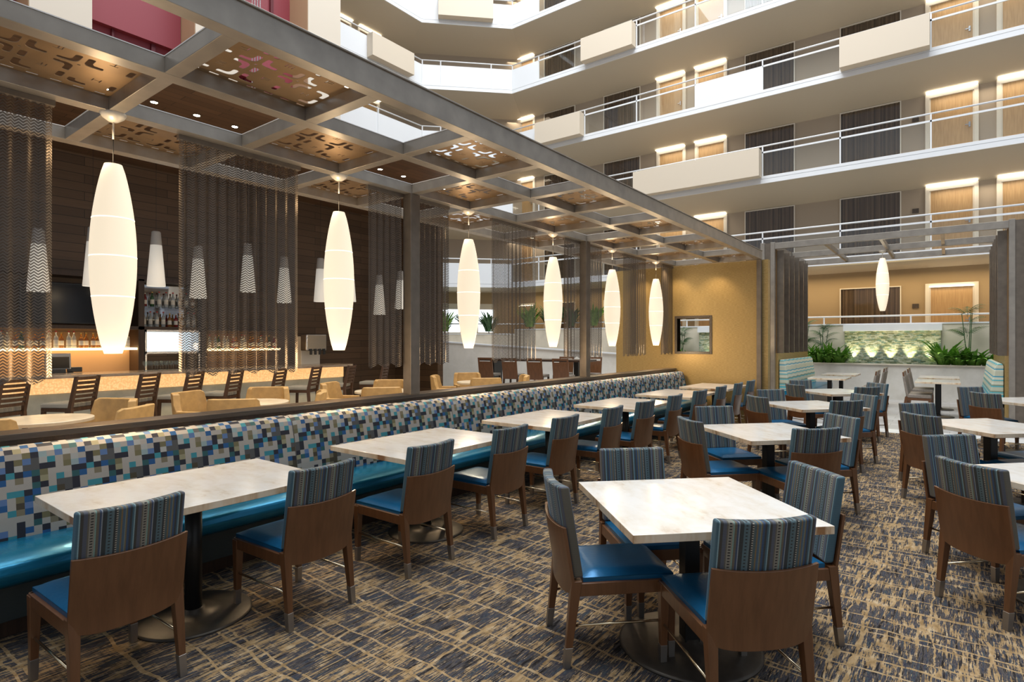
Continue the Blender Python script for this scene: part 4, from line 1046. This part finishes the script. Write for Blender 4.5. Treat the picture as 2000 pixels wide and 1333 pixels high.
def palm(label, group, loc, h, fronds=9, L=.6, seed=1, mat='leaf_dark'):
    rnd = random.Random(seed); t = thing('palm', label, 'plant', loc, 0, group)
    m = MB()
    for s_ in range(3):
        m.cyl((rnd.uniform(-.05, .05), rnd.uniform(-.05, .05), -.08), (rnd.uniform(-.12, .12), rnd.uniform(-.06, .06), h), .012, .008, n=8)
    m.build('trunk', 'leaf_dark', t)
    m = MB()
    for i in range(fronds):
        az = 2 * pi * i / fronds + rnd.uniform(-.3, .3); z0 = h * rnd.uniform(.45, 1.0); p = Vector((0, 0, z0)); el = R(70)
        for s_ in range(14):
            e = el - 1.7 * s_ / 14; d = Vector((math.cos(az) * math.cos(e), math.sin(az) * math.cos(e) * (.4 if math.sin(az) > 0 else 1), math.sin(e))); p2 = p + d * (L / 14)
            if s_ > 2:
                for sg in (-1, 1):
                    a2 = az + sg * 1.0; ll = .17 * math.sin(pi * (s_ + 1) / 16) + .03
                    q1 = p + Vector((math.cos(a2), math.sin(a2), -.25)) * ll; wv = d * .012
                    v = [m.b.verts.new(x) for x in (p - wv, p + wv, q1)]; m.b.faces.new(v)
            sd = Vector((-math.sin(az), math.cos(az), 0)) * .004
            m.b.faces.new([m.b.verts.new(x) for x in (p - sd, p + sd, p2 + sd, p2 - sd)]); p = p2
    m.build('fronds', mat, t); return t
G = 'plants in the stone planter'
xs = [(-3.36, 'leftmost beside the booth screen'), (-3.08, 'second from the booth screen'), (-2.80, 'third from the booth screen'), (-2.52, 'just left of the mosaic')]
for i, (x, wd) in enumerate(xs): bush('leafy_plant', 'bright green strappy plant in the planter, ' + wd, G, (x, 18.86, pz - .03), 95, .80, .034, .12, seed=i, bend=1.45)
for i, (x, wd) in enumerate([(-.12, 'just right of the mosaic'), (.18, 'second right of the mosaic'), (.48, 'third right of the mosaic'), (.78, 'beside the right booth screen')]): bush('leafy_plant', 'broad leaved green plant in the planter, ' + wd, G, (x, 18.86, pz - .03), 90, .66 if i else .90, .045, .12, seed=i + 9, bend=1.5)
palm('feathery palm left of the mosaic in the planter', G, (-2.95, 18.98, pz - .03), 1.0, 11, .55, 3); palm('tall thin palm by the left booth screen', G, (-3.45, 18.98, pz - .03), 1.15, 10, .5, 4)
palm('tall palm rising above the right planter plants', G, (.36, 18.98, pz - .03), 1.4, 11, .6, 5)
for i in range(2): bush('leafy_plant', 'green plant seen through the gold wall opening, %s' % ['left', 'right'][i], G, (-7.4 + i * .36, 18.86, pz - .03), 80, .5, .03, .15, seed=30 + i)
palm('palm seen through the opening in gold wall', G, (-7.22, 18.98, pz - .03), 1.0, 12, .5, 8)
# plants on the upper left parapet
for i in range(13):
    s_ = i / 12
    p = Vector((-17.0, 13.2)).lerp(Vector((-9.9, 18.9)), s_) if False else None
    if i < 5: x, y = CX2 - .42, 13.3 + i * .62
    elif i < 9: f = (i - 5) / 4; x, y = CX2 - .3 + (CX1 - CX2) * f, CY2 + .3 + (CY1 - CY2) * f
    else: x, y = CX1 + .6 + (i - 9) * 1.0, YF + .42
    bush('spiky_plant', 'dark spiky plant on the far parapet, %s from the left' % (['first', 'second', 'third', 'fourth', 'fifth', 'sixth', 'seventh', 'eighth', 'ninth', 'tenth', 'eleventh', 'twelfth', 'thirteenth'][i]), 'plants along the far parapet', (x, y, 2.17 if i > 8 else 1.98), 70, 1.05, .05, .2, 'leaf_dark' if i % 3 else 'leaf', 1.1, 50 + i)

# ------------------------------------------------------------------ booth pergola on the right
bx0, bx1, by0, by1, bzb, bzt = -3.27, .93, 14.3, 17.9, 3.72, 3.86
bp = thing('booth_pergola', 'grey metal frame pergola with folded side screens over the booths', 'pergola', ((bx0 + bx1) / 2, 16, 0))
def Q(mb, name, mat, **k): return rel(mb.build(name, mat, bp, **k), bp)
for x in (bx0, bx1):
    s_ = -1 if x < 0 else 1
    for xx in (x, x + s_ * .22): Q(box(xx - .045, xx + .045, by0 - .05, by0 + .05, 0, bzt + .02), 'post', 'bronze', bevel=.003)
    Q(box(x - .045 + s_ * .0, x + .045, by1 - .05, by1 + .05, 0, bzt), 'post', 'bronze', bevel=.003)
    Q(box(min(x, x + s_ * .22) + .045, max(x, x + s_ * .22) - .045, by0 - .03, by0 + .03, 0, bzt), 'post_infill', 'bronze_dark')
    Q(box(x - .04, x + .04, by0 + .05, by1 - .05, bzb, bzt), 'side_beam', 'bronze', bevel=.003)
for y in (by0, 16.15, by1): Q(box(bx0 + .045, bx1 - .045, y - .04, y + .04, bzb, bzt), 'cross_beam', 'bronze', bevel=.003)
for x in (bx0 + 1.05, bx0 + 2.1, bx0 + 3.15):
    for a, b in ((by0, 16.15), (16.15, by1)): Q(box(x - .03, x + .03, a + .04, b - .04, bzb + .02, bzt - .02), 'rafter', 'bronze', bevel=.003)
# folded screens
for x in (bx0 + .05, bx1 - .05):
    L = by1 - by0 - .2; sg_ = 1 if x < 0 else -1
    Q(box(x - .012, x + .012, by0 + .08, by1 - .08, 1.30, bzb), 'screen_panel', 'panel_bronze')
    for i in range(6):
        y0 = by0 + .12 + L * i / 6
        Q(box(min(x, x + sg_ * .15), max(x, x + sg_ * .15), y0, y0 + .05, 1.30, bzb - .02), 'screen_fin', 'bronze_dark')
    Q(box(x - .05, x + .05, by0 + .05, by1 - .05, 0, 1.30), 'screen_base', 'gold_wallcover')
lamp2 = spindle(1.25, .137, .17); lamp2.location = (-1.27, 16.15, bzb - .001); tag(lamp2, 'glowing spindle pendant hanging alone in the booth pergola', 'pendant lamp')
# booth benches
for sgn, nm in ((1, 'left'), (-1, 'right')):
    xb = bx0 + .11 if sgn > 0 else bx1 - .11
    t = thing('booth_bench', 'green and teal striped booth bench on the %s side of the booth area' % nm, 'bench', (xb, 16.1, 0), 0 if sgn > 0 else pi)
    for a, b in ((-1.7, -.58), (-.57, .55), (.56, 1.68)):
        MB().extrude_profile([(0, .42), (.22, .42), (.12, 1.10), (.08, 1.15), (.02, 1.15), (0, 1.1)], a, b).build('back_cushion', 'booth_fabric', t, bevel=.015)
    MB().box(.1, .62, -1.7, 1.68, .30, .46).build('seat', 'bench_blue', t, bevel=.03, seg=3); MB().box(0, .55, -1.68, 1.66, 0, .30).build('base', 'booth_grey', t)
bt = thing('booth_table', '', 'table'); table_top(bt, .75, 1.0); pedestal(bt, .28, .045, square=True)
for i, (x, y, wd) in enumerate([(-2.2, 14.95, 'left booth, near one'), (-2.2, 16.7, 'left booth, far one'), (-.2, 14.95, 'right booth, near one'), (-.2, 16.6, 'right booth, far one')]):
    t = bt if i == 0 else copy_tree(bt); t.location = (x, y, 0); t['label'] = 'white topped booth table with black pedestal, ' + wd; t['group'] = 'booth tables'
def bchair():
    t = thing('booth_chair', '', 'chair')
    MB().box(-.21, .21, -.2, .22, .40, .47).build('seat', 'booth_grey', t, bevel=.015); MB().box(-.205, .205, -.2, .215, .35, .40).build('seat_frame', 'chair_wood', t)
    for sx in (-1, 1):
        MB().taper((sx * .2, .2, 0), (.014, .014), (sx * .19, .19, .36), (.022, .022)).build('leg', 'chair_wood', t); MB().taper((sx * .2, -.27, 0), (.014, .016), (sx * .19, -.2, .42), (.022, .026)).build('leg', 'chair_wood', t)
    MB().hexa([(-.21, -.16, .44), (.21, -.16, .44), (.21, -.21, .44), (-.21, -.21, .44), (-.21, -.23, .84), (.21, -.23, .84), (.21, -.27, .84), (-.21, -.27, .84)]).build('backrest', 'booth_grey', t, bevel=.01)
    MB().hexa([(-.20, -.235, .84), (.20, -.235, .84), (.20, -.265, .84), (-.20, -.265, .84), (-.20, -.25, .93), (.20, -.25, .93), (.20, -.275, .93), (-.20, -.275, .93)]).build('top_rail', 'chair_wood', t, bevel=.004)
    return t
bc = bchair(); bu = [False]
for i, (x, y, f, wd) in enumerate([(-1.52, 14.75, -1, 'facing left booth, nearest'), (-1.52, 15.25, -1, 'facing left booth, second'), (-1.50, 16.4, -1, 'facing left booth, third'), (-1.50, 16.95, -1, 'facing left booth, farthest'),
                                   (-.52, 14.75, 1, 'facing right booth, nearest'), (-.52, 15.25, 1, 'facing right booth, second'), (-.52, 16.4, 1, 'facing right booth, third'), (-.52, 16.9, 1, 'facing right booth, farthest')]):
    put_chair(bc, bu, x, y, (f, 0), 'grey upholstered booth side chair with wooden top rail, ' + wd, 'grey chairs in the booth area')
